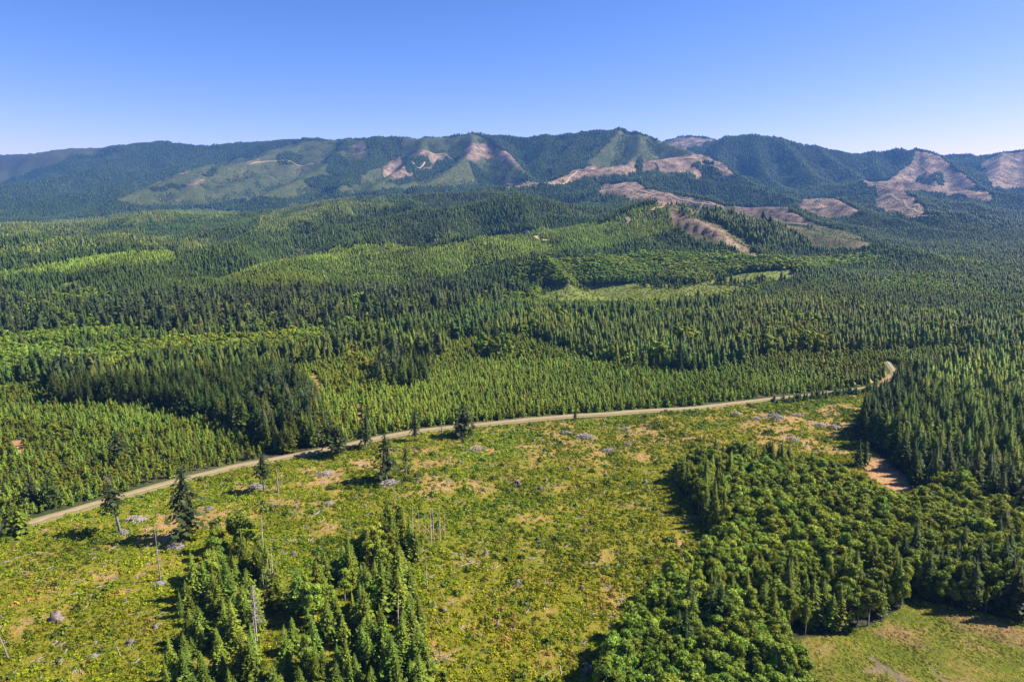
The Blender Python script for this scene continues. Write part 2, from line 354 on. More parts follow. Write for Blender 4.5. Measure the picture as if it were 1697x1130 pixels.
def inside(P, x, y):
    res = np.zeros(len(x), bool)
    x0, y0 = P.min(0); x1, y1 = P.max(0)
    sel = np.nonzero((x >= x0) & (x <= x1) & (y >= y0) & (y <= y1))[0]
    if not len(sel):
        return res
    X, Y = x[sel], y[sel]
    r = np.zeros(len(sel), bool)
    Q = np.roll(P, -1, axis=0)
    for (ax, ay), (bx, by) in zip(P, Q):
        if ay == by:
            continue
        c = ((ay > Y) != (by > Y)) & (X < (bx - ax) * (Y - ay) / (by - ay) + ax)
        r ^= c
    res[sel] = r
    return res
def zone_of(x, y, wobble=True):
    """region and outline index of each world point; outlines are roughened in world space"""
    if wobble:
        rr = np.hypot(x, y)
        a = np.clip(rr * 0.006, 1.0, 22)
        xs = x + a * (fbm(x, y, 22, 2, 41) * 2 - 1); ys = y + a * (fbm(x, y, 22, 2, 43) * 2 - 1)
        xs = np.where(rr > 900, x + a * (fbm(x, y, 90, 2, 41) * 2 - 1), xs); ys = np.where(rr > 900, y + a * (fbm(x, y, 90, 2, 43) * 2 - 1), ys)
    else:
        xs, ys = x, y
    z = np.zeros(len(x), int); idx = np.full(len(x), -1)
    for i, (kind, P) in enumerate(WZ):
        m = inside(P, xs, ys)
        z[m] = KI[kind]; idx[m] = i
    return z, idx

# ------------------------------------------------------------------ material helpers
def new_mat(name):
    m = bpy.data.materials.new(name); m.use_nodes = True
    nt = m.node_tree; nt.nodes.clear()
    out = nt.nodes.new('ShaderNodeOutputMaterial')
    return m, nt, out
def N(nt, t, **kw):
    n = nt.nodes.new(t)
    for k, v in kw.items():
        setattr(n, k, v)
    return n
def L(nt, a, b):
    nt.links.new(a, b)
def mixc(nt, fac, a, b, blend='MIX'):
    n = nt.nodes.new('ShaderNodeMix'); n.data_type = 'RGBA'; n.blend_type = blend
    for s, v in ((0, fac), (6, a), (7, b)):
        if isinstance(v, (int, float)): n.inputs[s].default_value = v
        elif isinstance(v, tuple): n.inputs[s].default_value = (*v, 1)
        else: nt.links.new(v, n.inputs[s])
    return n.outputs[2]
def ramp(nt, src, stops, interp='LINEAR'):
    n = nt.nodes.new('ShaderNodeValToRGB'); n.color_ramp.interpolation = interp
    e = n.color_ramp.elements
    while len(e) < len(stops): e.new(.5)
    for q, (p, c) in zip(e, stops):
        q.position = p; q.color = (*c, 1) if isinstance(c, tuple) else (c, c, c, 1)
    nt.links.new(src, n.inputs[0])
    return n.outputs[0]
def noise(nt, scale, detail=4, rough=.55, vec=None, dist=0):
    n = nt.nodes.new('ShaderNodeTexNoise')
    n.inputs['Scale'].default_value = scale; n.inputs['Detail'].default_value = detail
    n.inputs['Roughness'].default_value = rough; n.inputs['Distortion'].default_value = dist
    if vec is None:
        g = nt.nodes.new('ShaderNodeNewGeometry'); vec = g.outputs['Position']
    nt.links.new(vec, n.inputs['Vector'])
    return n.outputs['Fac']
def math_n(nt, op, a, b=0.0):
    n = nt.nodes.new('ShaderNodeMath'); n.operation = op
    for i, v in enumerate((a, b)):
        if isinstance(v, (int, float)): n.inputs[i].default_value = v
        else: nt.links.new(v, n.inputs[i])
    return n.outputs[0]

def foliage_mat(name, trans=.25, lo=.5, hi=1.58):
    m, nt, out = new_mat(name)
    a = N(nt, 'ShaderNodeAttribute', attribute_type='INSTANCER', attribute_name='col')
    g = N(nt, 'ShaderNodeNewGeometry')
    v = ramp(nt, g.outputs['Random Per Island'], [(0, lo), (.5, 1.0), (1, hi)])
    c = mixc(nt, 1.0, a.outputs['Color'], v, 'MULTIPLY')
    d = N(nt, 'ShaderNodeBsdfPrincipled')
    d.inputs['Roughness'].default_value = .55
    d.inputs['Specular IOR Level'].default_value = .08
    L(nt, c, d.inputs['Base Color'])
    t = N(nt, 'ShaderNodeBsdfTranslucent')
    ct = mixc(nt, 1.0, c, (1.25, 1.2, .6), 'MULTIPLY')
    L(nt, ct, t.inputs['Color'])
    mx = N(nt, 'ShaderNodeMixShader'); mx.inputs[0].default_value = trans
    L(nt, d.outputs[0], mx.inputs[1]); L(nt, t.outputs[0], mx.inputs[2])
    L(nt, mx.outputs[0], out.inputs[0])
    return m
M_NEEDLE = foliage_mat('needles', .12)
M_LEAF = foliage_mat('leaves', .32)
M_BRUSH = foliage_mat('brush_leaves', .26, .58, 1.40)
def wood_mat(name, c0, c1, sc=3.0):
    m, nt, out = new_mat(name)
    tc = N(nt, 'ShaderNodeTexCoord')
    mp = N(nt, 'ShaderNodeMapping'); mp.inputs['Scale'].default_value = (1, 1, .15)
    L(nt, tc.outputs['Object'], mp.inputs[0])
    f = noise(nt, sc, 5, .65, mp.outputs[0])
    c = ramp(nt, f, [(.3, c0), (.7, c1)])
    d = N(nt, 'ShaderNodeBsdfPrincipled'); d.inputs['Roughness'].default_value = .9
    L(nt, c, d.inputs['Base Color'])
    b = N(nt, 'ShaderNodeBump'); b.inputs['Strength'].default_value = .6; L(nt, f, b.inputs['Height']); L(nt, b.outputs[0], d.inputs['Normal'])
    L(nt, d.outputs[0], out.inputs[0])
    return m
M_BARK = wood_mat('bark', (.06, .045, .035), (.17, .14, .11))
M_GREYBARK = wood_mat('grey_bark', (.09, .08, .07), (.24, .21, .19))
M_DEAD = wood_mat('weathered_wood', (.20, .165, .145), (.44, .39, .36))
M_STUMP = wood_mat('stump_wood', (.055, .042, .034), (.22, .175, .14))

# ground: base colour from the real cover of each spot
def ground_mat():
    m, nt, out = new_mat('ground_cover')
    a = N(nt, 'ShaderNodeAttribute', attribute_type='GEOMETRY', attribute_name='cover')     # r = clearing, g = logged, b = field
    b = N(nt, 'ShaderNodeAttribute', attribute_type='GEOMETRY', attribute_name='cover2')    # r = dirt, g = grass, b = green regrowth
    sa = N(nt, 'ShaderNodeSeparateColor'); L(nt, a.outputs['Color'], sa.inputs[0])
    sb = N(nt, 'ShaderNodeSeparateColor'); L(nt, b.outputs['Color'], sb.inputs[0])
    n1 = noise(nt, .035, 6, .6); n2 = noise(nt, .35, 6, .65); n3 = noise(nt, 1.8, 5, .7); n4 = noise(nt, .012, 4, .55)
    floor = ramp(nt, n2, [(.3, (.028, .034, .014)), (.7, (.065, .065, .03))])
    # clearing: dry tan grass, yellow-green brush, brown litter
    dry = N(nt, 'ShaderNodeAttribute', attribute_type='GEOMETRY', attribute_name='dry')
    sd = N(nt, 'ShaderNodeSeparateColor'); L(nt, dry.outputs['Color'], sd.inputs[0])
    f1 = math_n(nt, 'ADD', math_n(nt, 'MULTIPLY', n1, .2), math_n(nt, 'ADD', math_n(nt, 'MULTIPLY', n2, .38), math_n(nt, 'MULTIPLY', n3, .25)))
    f1 = math_n(nt, 'ADD', f1, math_n(nt, 'MULTIPLY', sd.outputs[0], .16))
    cut = ramp(nt, f1, [(.31, (.04, .055, .010)), (.38, (.12, .135, .008)), (.45, (.20, .18, .016)), (.53, (.30, .19, .055)), (.64, (.40, .245, .11))])
    litter = ramp(nt, n3, [(.28, (.06, .04, .025)), (.45, (1, 1, 1))])
    cut = mixc(nt, .75, cut, litter, 'MULTIPLY')
    f2 = math_n(nt, 'ADD', math_n(nt, 'MULTIPLY', n4, .45), math_n(nt, 'ADD', math_n(nt, 'MULTIPLY', n1, .5), math_n(nt, 'MULTIPLY', noise(nt, .11, 5, .7), .35)))
    f2 = math_n(nt, 'SUBTRACT', f2, .12)
    bare = ramp(nt, f2, [(.40, (.03, .034, .02)), (.46, (.08, .058, .042)), (.52, (.15, .102, .074)), (.58, (.215, .145, .09)), (.67, (.29, .22, .165))])
    f3 = math_n(nt, 'ADD', math_n(nt, 'MULTIPLY', noise(nt, .06, 4, .6), .75), math_n(nt, 'MULTIPLY', n2, .3))
    field = ramp(nt, f3, [(.40, (.085, .108, .010)), (.50, (.125, .135, .014)), (.57, (.19, .155, .035)), (.66, (.26, .165, .08))])
    wv = N(nt, 'ShaderNodeTexWave'); wv.inputs['Scale'].default_value = .14; wv.inputs['Distortion'].default_value = 5; wv.inputs['Detail'].default_value = 3; wv.inputs['Detail Scale'].default_value = .6
    wg = N(nt, 'ShaderNodeNewGeometry'); wm = N(nt, 'ShaderNodeMapping'); wm.inputs['Rotation'].default_value = (0, 0, .9); L(nt, wg.outputs['Position'], wm.inputs[0]); L(nt, wm.outputs[0], wv.inputs['Vector'])
    field = mixc(nt, .3, field, ramp(nt, wv.outputs['Fac'], [(.1, (.70, .66, .6)), (.8, (1.15, 1.12, 1.05))]), 'MULTIPLY')
    field = mixc(nt, .3, field, ramp(nt, n3, [(.3, (.6, .6, .55)), (.65, (1.15, 1.12, 1.1))]), 'MULTIPLY')
    trk = ramp(nt, n2, [(.3, (.12, .09, .06)), (.7, (.21, .16, .115))])
    field = mixc(nt, math_n(nt, 'MULTIPLY', sd.outputs[2], math_n(nt, 'SUBTRACT', n2, .05)), field, (.22, .145, .06))
    field = mixc(nt, math_n(nt, 'MULTIPLY', sd.outputs[1], .85), field, trk)
    dirt = ramp(nt, n2, [(.3, (.30, .165, .070)), (.7, (.42, .25, .12))])
    grass = ramp(nt, n2, [(.3, (.10, .14, .025)), (.7, (.20, .22, .05))])
    reg = ramp(nt, f2, [(.40, (.035, .05, .014)), (.54, (.06, .072, .022)), (.66, (.11, .09, .045)), (.78, (.20, .14, .09))])
    c = floor
    c = mixc(nt, sb.outputs[2], c, reg)
    c = mixc(nt, sb.outputs[1], c, grass)
    c = mixc(nt, sa.outputs[0], c, cut)
    c = mixc(nt, sa.outputs[1], c, bare)
    c = mixc(nt, sa.outputs[2], c, field)
    c = mixc(nt, sb.outputs[0], c, dirt)
    d = N(nt, 'ShaderNodeBsdfPrincipled'); d.inputs['Roughness'].default_value = .95; d.inputs['Specular IOR Level'].default_value = .1
    L(nt, c, d.inputs['Base Color'])
    bp = N(nt, 'ShaderNodeBump'); bp.inputs['Strength'].default_value = .9; bp.inputs['Distance'].default_value = 1.0
    L(nt, math_n(nt, 'ADD', math_n(nt, 'MULTIPLY', n2, 1.6), math_n(nt, 'MULTIPLY', n3, .5)), bp.inputs['Height']); L(nt, bp.outputs[0], d.inputs['Normal'])
    L(nt, d.outputs[0], out.inputs[0])
    return m
M_GROUND = ground_mat()

def mesh_from(name, V, F, mats, fm=None, smooth=False):
    me = bpy.data.meshes.new(name)
    V = np.asarray(V, np.float32).reshape(-1, 3)
    lens = np.array([len(f) for f in F], np.int32)
    loops = np.concatenate([np.asarray(f, np.int32) for f in F]) if not isinstance(F, np.ndarray) else F.astype(np.int32).ravel()
    me.vertices.add(len(V)); me.vertices.foreach_set('co', V.ravel())
    me.loops.add(len(loops)); me.loops.foreach_set('vertex_index', loops)
    me.polygons.add(len(lens))
    me.polygons.foreach_set('loop_start', np.concatenate([[0], np.cumsum(lens)[:-1]]).astype(np.int32))
    for m in mats: me.materials.append(m)
    if fm is not None: me.polygons.foreach_set('material_index', np.asarray(fm, np.int32))
    if smooth: me.polygons.foreach_set('use_smooth', np.ones(len(lens), bool))
    me.update(calc_edges=True)
    return me
def link(name, me, parent=None):
    o = bpy.data.objects.new(name, me); scene.collection.objects.link(o)
    if parent is not None: o.parent = parent
    return o
def tag(o, label=None, cat=None, group=None, kind=None):
    if label: o['label'] = label
    if cat: o['category'] = cat
    if group: o['group'] = group
    if kind: o['kind'] = kind
    return o

# ------------------------------------------------------------------ terrain sheet
tth = np.linspace(TH0, TH1, NT); tr = R0 * np.exp(LR * np.linspace(0, 1, NR))
TT, TR = np.meshgrid(tth, tr, indexing='ij')
TX, TY = (TR * np.sin(TT)).ravel(), (TR * np.cos(TT)).ravel()
TZ = height(TX, TY)
TZ = TZ + np.where(np.hypot(TX, TY) < 800, .5 * (fbm(TX, TY, 9, 2, 51) - .5), 0)
ii, jj = np.meshgrid(np.arange(NT - 1), np.arange(NR - 1), indexing='ij')
q = (ii * NR + jj).ravel()
me = mesh_from('terrain', np.stack([TX, TY, TZ], 1), np.stack([q, q + 1, q + NR + 1, q + NR], 1), [M_GROUND], smooth=True)
zt, zi = zone_of(TX, TY)
DRY = [(330, 850, 22), (540, 792, 22), (470, 830, 18), (620, 770, 15), (830, 735, 24), (760, 800, 18), (950, 730, 24), (1050, 725, 26), (1330, 712, 36), (1250, 690, 26), (1390, 742, 26),
       (250, 880, 16), (400, 820, 18), (890, 855, 9), (200, 962, 12), (90, 1000, 10),  (1400, 690, 30), (700, 770, 16), (260, 930, 10)]
DRYW = [(*ground(a, b)[:2], c) for a, b, c in DRY]
def dryness(x, y):
    d = np.zeros(len(x))
    for gx, gy, rr in DRYW:
        d = np.maximum(d, np.exp(-(((x - gx) / rr) ** 2 + ((y - gy) / (rr * .8)) ** 2)))
    return np.clip(d * 1.0 * np.clip(4.6 * (fbm(x, y, 9, 4, 131) - .30), 0, 1) + 2.2 * (fbm(x, y, 11, 4, 133) - .545), 0, 1)
def soft(*ks):
    m = np.isin(zt, [KI[k] for k in ks]).astype(float).reshape(NT, NR)
    m[1:-1, 1:-1] = (m[1:-1, 1:-1] * 2 + m[:-2, 1:-1] + m[2:, 1:-1] + m[1:-1, :-2] + m[1:-1, 2:]) / 6
    return m.ravel()
c1 = np.stack([soft('cut', 'conifer'), np.maximum(soft('bare', 'cutfar'), .4 * soft('tangreen')), soft('field', 'track', 'dryfield'), np.ones(NT * NR)], 1)
c2 = np.stack([soft('dirt'), soft('grass'), soft('regrow', 'green', 'young', 'yngleft', 'tangreen'), np.ones(NT * NR)], 1)
dr = np.zeros(NT * NR); nearv = np.hypot(TX, TY) < 700; dr[nearv] = dryness(TX[nearv], TY[nearv]); tk = soft('track'); df = soft('dryfield')
c3 = np.stack([dr, tk, df, np.ones(NT * NR)], 1)
for nm, cc in (('cover', c1), ('cover2', c2), ('dry', c3)):
    at = me.attributes.new(nm, 'FLOAT_COLOR', 'POINT'); at.data.foreach_set('color', cc.astype(np.float32).ravel())
tag(link('terrain', me), 'rolling ground of clearing, forest floor, foothills and logged mountains', kind='structure')

# ------------------------------------------------------------------ roads
def gravel_mat(name, c0, c1, crown=None):
    m, nt, out = new_mat(name)
    n1 = noise(nt, .6, 6, .65); n2 = noise(nt, 5, 4, .6)
    c = ramp(nt, math_n(nt, 'ADD', math_n(nt, 'MULTIPLY', n1, .7), math_n(nt, 'MULTIPLY', n2, .3)), [(.3, c0), (.7, c1)])
    if crown:   # weedy middle strip and worn wheel tracks
        a = N(nt, 'ShaderNodeAttribute', attribute_type='GEOMETRY', attribute_name='across')
        w = math_n(nt, 'ADD', a.outputs['Fac'], math_n(nt, 'MULTIPLY', math_n(nt, 'SUBTRACT', noise(nt, .25, 4, .6), .5), .35))
        c = mixc(nt, ramp(nt, w, [(.03, .75), (.13, .0), (.36, .0), (.48, .9)]), c, crown)
    d = N(nt, 'ShaderNodeBsdfPrincipled'); d.inputs['Roughness'].default_value = .95
    L(nt, c, d.inputs['Base Color']); L(nt, d.outputs[0], out.inputs[0])
    return m
M_GRAVEL = gravel_mat('gravel', (.23, .155, .085), (.34, .245, .15), (.15, .13, .045))
M_TRACK = gravel_mat('track_gravel', (.13, .11, .07), (.20, .16, .11))
M_SHOULDER = gravel_mat('road_shoulder', (.10, .115, .025), (.24, .19, .09))
def smooth_line(P, n=6):
    P = np.array(P, float); out = []
    for i in range(len(P) - 1):
        p0, p1, p2, p3 = P[max(i - 1, 0)], P[i], P[i + 1], P[min(i + 2, len(P) - 1)]
        for k in range(n):
            t = k / n
            out.append(.5 * ((2 * p1) + (p2 - p0) * t + (2 * p0 - 5 * p1 + 4 * p2 - p3) * t * t + (-p0 + 3 * p1 - 3 * p2 + p3) * t ** 3))
    out.append(P[-1])
    return np.array(out)
def ribbon(name, px, width, mat, lift, label, rag=.25, step=4.0):
    P = smooth_line([ground(*p)[:2] for p in px])
    seg = np.hypot(*np.diff(P, axis=0).T); s = np.concatenate([[0], np.cumsum(seg)])
    n = max(6, int(s[-1] / step)); q = np.linspace(0, s[-1], n)
    P = np.stack([np.interp(q, s, P[:, 0]), np.interp(q, s, P[:, 1])], 1)
    T = np.gradient(P, axis=0); T /= np.hypot(*T.T)[:, None]
    Nn = np.stack([-T[:, 1], T[:, 0]], 1)
    offs = np.linspace(-.5, .5, 9)
    taper = np.ones(n) if name == 'logging_road' else np.interp(P[:, 0], [115, 190], [1, .62])
    V = []
    for k, o in enumerate(offs):
        w = width * taper * o * (1 + rag * (vnoise(q / 6, q * 0 + k, 77) - .5) * (1 if k in (0, 8) else 0))
        pts = P + Nn * w[:, None]
        z = height(pts[:, 0], pts[:, 1]) + lift + .3 * (1 if k not in (0, 8) else .2) + (.08 if k == 4 else 0)
        V.append(np.column_stack([pts, z]))
    V = np.stack(V, 1).reshape(-1, 3)
    i, j = np.meshgrid(np.arange(n - 1), np.arange(8), indexing='ij'); q0 = (i * 9 + j).ravel()
    me = mesh_from(name, V, np.stack([q0, q0 + 1, q0 + 10, q0 + 9], 1), [mat], smooth=True)
    at = me.attributes.new('across', 'FLOAT', 'POINT'); at.data.foreach_set('value', np.tile(np.abs(offs), n).astype(np.float32))
    o = link(name, me)
    tag(o, label, kind='structure')
    return P
ROAD_PX = [(-60, 903), (50, 868), (100, 853), (150, 838), (200, 824), (250, 810), (300, 796), (350, 784), (390, 774), (440, 765), (480, 757), (540, 746), (600, 733), (650, 722), (700, 714), (750, 709), (800, 704), (850, 699), (900, 694), (950, 690), (1000, 687), (1050, 683), (1100, 680), (1150, 677), (1200, 671), (1250, 665), (1290, 660), (1330, 656), (1380, 650), (1420, 645), (1455, 640), (1478, 630), (1482, 618), (1470, 600)]
ribbon('road_verge', ROAD_PX, 8, M_SHOULDER, .12, 'grassy verge along the gravel forest road')
road_line = ribbon('gravel_road', ROAD_PX, 3.3, M_GRAVEL, .45, 'pale gravel forest road crossing behind the clearing')
FAR_ROADS = []
for far_px, lab in (([(1080, 350), (1092, 345), (1101, 341), (1100, 338)], 'tan logging road looping over the low green hill'),
                    ([(1038, 372), (1042, 366), (1038, 361)], 'short tan track below the hill top'),
                    ([(863, 388), (876, 389), (888, 393), (905, 397)], 'brown track on the crest of the green ridge'),
                    ([(1100, 338), (1160, 346), (1203, 353), (1274, 364), (1300, 370), (1340, 373)], 'pale haul road along the edge of the mauve logged hill'),
                    ([(1507, 361), (1530, 358), (1553, 359)], 'pale haul road at the foot of the right logged hill'),
                    ([(830, 310), (868, 305), (918, 300), (950, 290), (985, 279), (1020, 276)], 'pale haul road along the logged foothill crest'),
                    ([(640, 290), (655, 283), (690, 277), (705, 268)], 'pale track across the left bare slope of the mountain'),
                    ([(698, 250), (725, 256), (745, 262), (764, 267)], 'pale track down the spur beside the bare slope'),
                    ([(1125, 264), (1165, 272), (1200, 284)], 'pale track across the mauve slope under the summit'),
                    ([(1470, 322), (1490, 332), (1505, 345), (1530, 354)], 'zigzag pale track on the right logged hill'),
                    ([(1512, 268), (1530, 278), (1548, 290), (1575, 300)], 'pale track down the conical logged mountain'),
                    ([(1010, 312), (1045, 310), (1075, 320), (1140, 333), (1200, 345)], 'pale track through the lower mauve cut'),
                    ([(415, 272), (440, 268), (470, 266), (520, 272)], 'pale landing track on the light green spur')):
    FAR_ROADS.append(ribbon('logging_road', far_px, 8, M_GRAVEL, 1.0, lab, step=12))

# ------------------------------------------------------------------ plant shapes
def tube(p0, p1, r0, r1, n=6):
    p0, p1 = Vector(p0), Vector(p1); d = (p1 - p0).normalized()
    a = d.orthogonal().normalized(); b = d.cross(a)
    V = []; F = []
    for p, r in ((p0, r0), (p1, r1)):
        for k in range(n):
            t = 2 * math.pi * k / n
            V.append(p + a * (math.cos(t) * r) + b * (math.sin(t) * r))
    for k in range(n):
        F.append((k, (k + 1) % n, n + (k + 1) % n, n + k))
    F.append(tuple(range(n, 2 * n)))
    return [tuple(v) for v in V], F
class MB:
    def __init__(s): s.V = []; s.F = []; s.M = []
    def add(s, V, F, m=0):
        o = len(s.V); s.V += [tuple(v) for v in V]; s.F += [tuple(i + o for i in f) for f in F]; s.M += [m] * len(F)
        return s
    def quad(s, c, u, v, m=0):
        o = len(s.V); c, u, v = np.asarray(c), np.asarray(u), np.asarray(v)
        s.V += [tuple(c - u), tuple(c - v * .9), tuple(c + u), tuple(c + v)]; s.F.append((o, o + 1, o + 2, o + 3)); s.M.append(m)
    def mesh(s, name, mats): return mesh_from(name, s.V, s.F, mats, s.M)

def conifer_parts(h, R, whorls, per, segs, seed, bare=.08, ragged=.25, power=.85, droop=.25, lost=0.0, dead_top=0.0, core=.5, tr=None):
    """trunk and crown of a conifer; the crown is whorls of drooping branch sprays"""
    rd = np.random.default_rng(seed)
    tk, cr = MB(), MB()
    tr = tr or h * .013
    nseg = 3
    lean = rd.normal(0, .008 * h, 2)
    for i in range(nseg):
        a, b = i / nseg, (i + 1) / nseg
        tk.add(*tube((lean[0] * a * a, lean[1] * a * a, h * a * .98 - (.3 if i == 0 else 0)), (lean[0] * b * b, lean[1] * b * b, h * b * .98), tr * (1 - a * .9), tr * (1 - b * .9), 6))
    zb = h * bare
    for i in range(whorls):
        f = (i + rd.uniform(-.3, .3)) / whorls
        f = min(max(f, 0), .985)
        z = zb + (h - zb) * f
        if f > 1 - dead_top: continue
        rr = R * ((1 - f) ** power) * (.75 + .25 * min(1, f * 6)) + .02 * R
        n = max(3, int(round(per * (.55 + .45 * (1 - f)))))
        ph = rd.uniform(0, 6.28)
        for k in range(n):
            if rd.random() < lost: continue
            t = ph + 6.283 * k / n + rd.normal(0, .25)
            r = rr * (1 + rd.normal(0, ragged))
            if r <= .05: continue
            d = np.array([math.cos(t), math.sin(t), 0]); side = np.array([-d[1], d[0], 0])
            dr = droop + rd.normal(0, .08)
            for s in range(segs):
                u = (s + .6) / segs * .92
                ln = r / segs * .66
                wd = ln * rd.uniform(.5, .8) + .08 * r
                lift = .25 * r * (1 - u) - dr * r * u * u
                c = d * (r * u) + np.array([lean[0] * f * f, lean[1] * f * f, z + lift + rd.normal(0, .04 * r)]) + side * rd.normal(0, .09 * r)
                uu = d * ln + np.array([0, 0, -ln * (dr * 1.4 * u + rd.normal(.05, .15))])
                vv = side * wd + np.array([0, 0, rd.normal(0, .45) * wd])
                cr.quad(c, uu, vv)
    if core:
        n = 7; zz = [zb + (h - zb) * .03, zb + (h - zb) * .3, zb + (h - zb) * .62]
        V = []; F = []
        for z in zz:
            f = (z - zb) / (h - zb)
            for k in range(n):
                t = 6.283 * k / n; r = R * core * (1 - f) ** power * rd.uniform(.75, 1.25)
                V.append((r * math.cos(t) + lean[0] * f * f, r * math.sin(t) + lean[1] * f * f, z))
        V.append((lean[0] * .9, lean[1] * .9, h * .97 if dead_top == 0 else h * (1 - dead_top)))
        for a in (0, 1):
            for k in range(n): F.append((a * n + k, a * n + (k + 1) % n, (a + 1) * n + (k + 1) % n, (a + 1) * n + k))
        for k in range(n): F.append((2 * n + k, 2 * n + (k + 1) % n, 3 * n))
        cr.add(V, F)
    return tk, cr

def broadleaf_parts(h, R, lobes, cards, size, seed):
    rd = np.random.default_rng(seed)
    tk, cr = MB(), MB()
    tk.add(*tube((0, 0, -.3), (0, 0, h * .45), h * .016, h * .011)); tk.add(*tube((0, 0, h * .45), (rd.normal(0, .4), rd.normal(0, .4), h * .85), h * .011, h * .003))
    cs = []
    for i in range(lobes):
        t = rd.uniform(0, 6.283); f = i / max(1, lobes - 1)
        z = h * (.38 + .5 * f); q = R * .62 * math.sqrt(max(0.0, 1 - (abs(z / h - .55) / .5) ** 2)) * rd.uniform(.55, 1.05)
        r = R * rd.uniform(.38, .58) * (1 - .25 * f)
        c = np.array([math.cos(t) * q, math.sin(t) * q, z]); cs.append((c, r))
        tk.add(*tube((0, 0, h * .3 + .1 * h * f), c, h * .006, h * .002, 4))
    cs.append((np.array([0, 0, h * .84]), R * .42))
    cs.append((np.array([0, 0, h * .6]), R * .55))
    for c, r in cs:
        n = max(4, int(cards * (r / R) ** 2 / sum((b / R) ** 2 for _, b in cs)))
        for _ in range(n):
            d = rd.normal(size=3); d /= np.linalg.norm(d)
            if d[2] < -.6: d[2] *= -1
            p = c + d * r * rd.uniform(.78, 1.08) * np.array([1, 1, .92])
            nn = d + rd.normal(0, .45, 3) + np.array([0, 0, .25]); nn /= np.linalg.norm(nn)
            a = np.cross(nn, rd.normal(size=3)); a /= np.linalg.norm(a); b = np.cross(nn, a)
            s = size * rd.uniform(.6, 1.3)
            cr.quad(p, a * s, b * s * rd.uniform(.5, .8))
    # inner leaf mass
    for c, r in cs:
        V = []; F = []; n = 6
        for zz, q in ((-.6, .55), (0, .74), (.55, .55)):
            for k in range(n):
                t = 6.283 * k / n + zz; V.append(c + np.array([math.cos(t) * q * r, math.sin(t) * q * r, zz * r]) * rd.uniform(.85, 1.1))
        V.append(c + np.array([0, 0, .8 * r])); V.append(c - np.array([0, 0, .8 * r]))
        for a in (0, 1):
            for k in range(n): F.append((a * n + k, a * n + (k + 1) % n, (a + 1) * n + (k + 1) % n, (a + 1) * n + k))
        for k in range(n):
            F.append((2 * n + k, 2 * n + (k + 1) % n, 3 * n)); F.append(((k + 1) % n, k, 3 * n + 1))
        cr.add(V, F)
    return tk, cr

def shrub_mesh(name, seed, n=46, flat=.75):
    rd = np.random.default_rng(seed); cr = MB()
    for _ in range(n):
        d = rd.normal(size=3); d[2] = abs(d[2]); d /= np.linalg.norm(d)
        p = d * rd.uniform(.35, 1.0) * np.array([1, 1, flat]) + np.array([rd.normal(0, .12), rd.normal(0, .12), .05])
        nn = d + rd.normal(0, .5, 3); nn /= np.linalg.norm(nn)
        a = np.cross(nn, rd.normal(size=3)); a /= np.linalg.norm(a); b = np.cross(nn, a)
        s = rd.uniform(.18, .42)
        cr.quad(p, a * s, b * s * .6)
    return cr.mesh(name, [M_BRUSH])

protos = bpy.data.collections.new('plant_shapes')        # not linked: only what is scattered from it is in the scene
def proto_collection(name, meshes):
    c = bpy.data.collections.new(name)
    for i, m in enumerate(meshes):
        c.objects.link(bpy.data.objects.new('%s_%02d' % (name, i), m))
    return c
def joined(name, parts, leaf, bark):
    tk, cr = parts
    b = MB(); b.add(tk.V, tk.F, 1); b.add(cr.V, cr.F, 0)
    return b.mesh(name, [leaf, bark])
def split(name, parts, leaf, bark):
    tk, cr = parts
    return tk.mesh(name + '_trunk', [bark]), cr.mesh(name + '_crown', [leaf])

# every mesh is built for unit height 10; scaled when placed
CON_HI = [conifer_parts(10, 1.85 + .25 * (i % 3), 28, 11, 5, 100 + i, bare=.10, ragged=.22) for i in range(6)]
OLD_HI = [conifer_parts(10, 1.8, 20, 7, 5, 200 + i, bare=.2, ragged=.4, power=.5, lost=.25, droop=.35) for i in range(4)]
YNG_HI = [conifer_parts(10, 2.6 + .25 * (i % 3), 13, 7, 3, 300 + i, bare=.02, ragged=.3, power=.75) for i in range(5)]
ALD_HI = [broadleaf_parts(10, 1.75 + .28 * (i % 4), 10, 900, .24, 400 + i) for i in range(8)]
CON_MD = [conifer_parts(10, 2.0 + .25 * (i % 3), 13, 7, 2, 500 + i, bare=.06, core=.68) for i in range(5)]
OLD_MD = [conifer_parts(10, 2.0, 10, 5, 2, 550 + i, bare=.15, ragged=.4, power=.5, lost=.2, droop=.35, core=.55) for i in range(4)]
YNG_MD = [conifer_parts(10, 2.7, 8, 6, 1, 600 + i, bare=.0, power=.8, core=.75) for i in range(4)]
ALD_MD = [broadleaf_parts(10, 2.7, 6, 220, .5, 700 + i) for i in range(5)]
CON_LO = [conifer_parts(10, 2.3, 5, 5, 1, 800 + i, bare=.0, ragged=.3, core=.85) for i in range(4)]
ALD_LO = [broadleaf_parts(10, 3.6, 2, 34, 1.3, 900 + i) for i in range(4)]
SHRUBS = [shrub_mesh('shrub_%d' % i, 1000 + i) for i in range(5)]
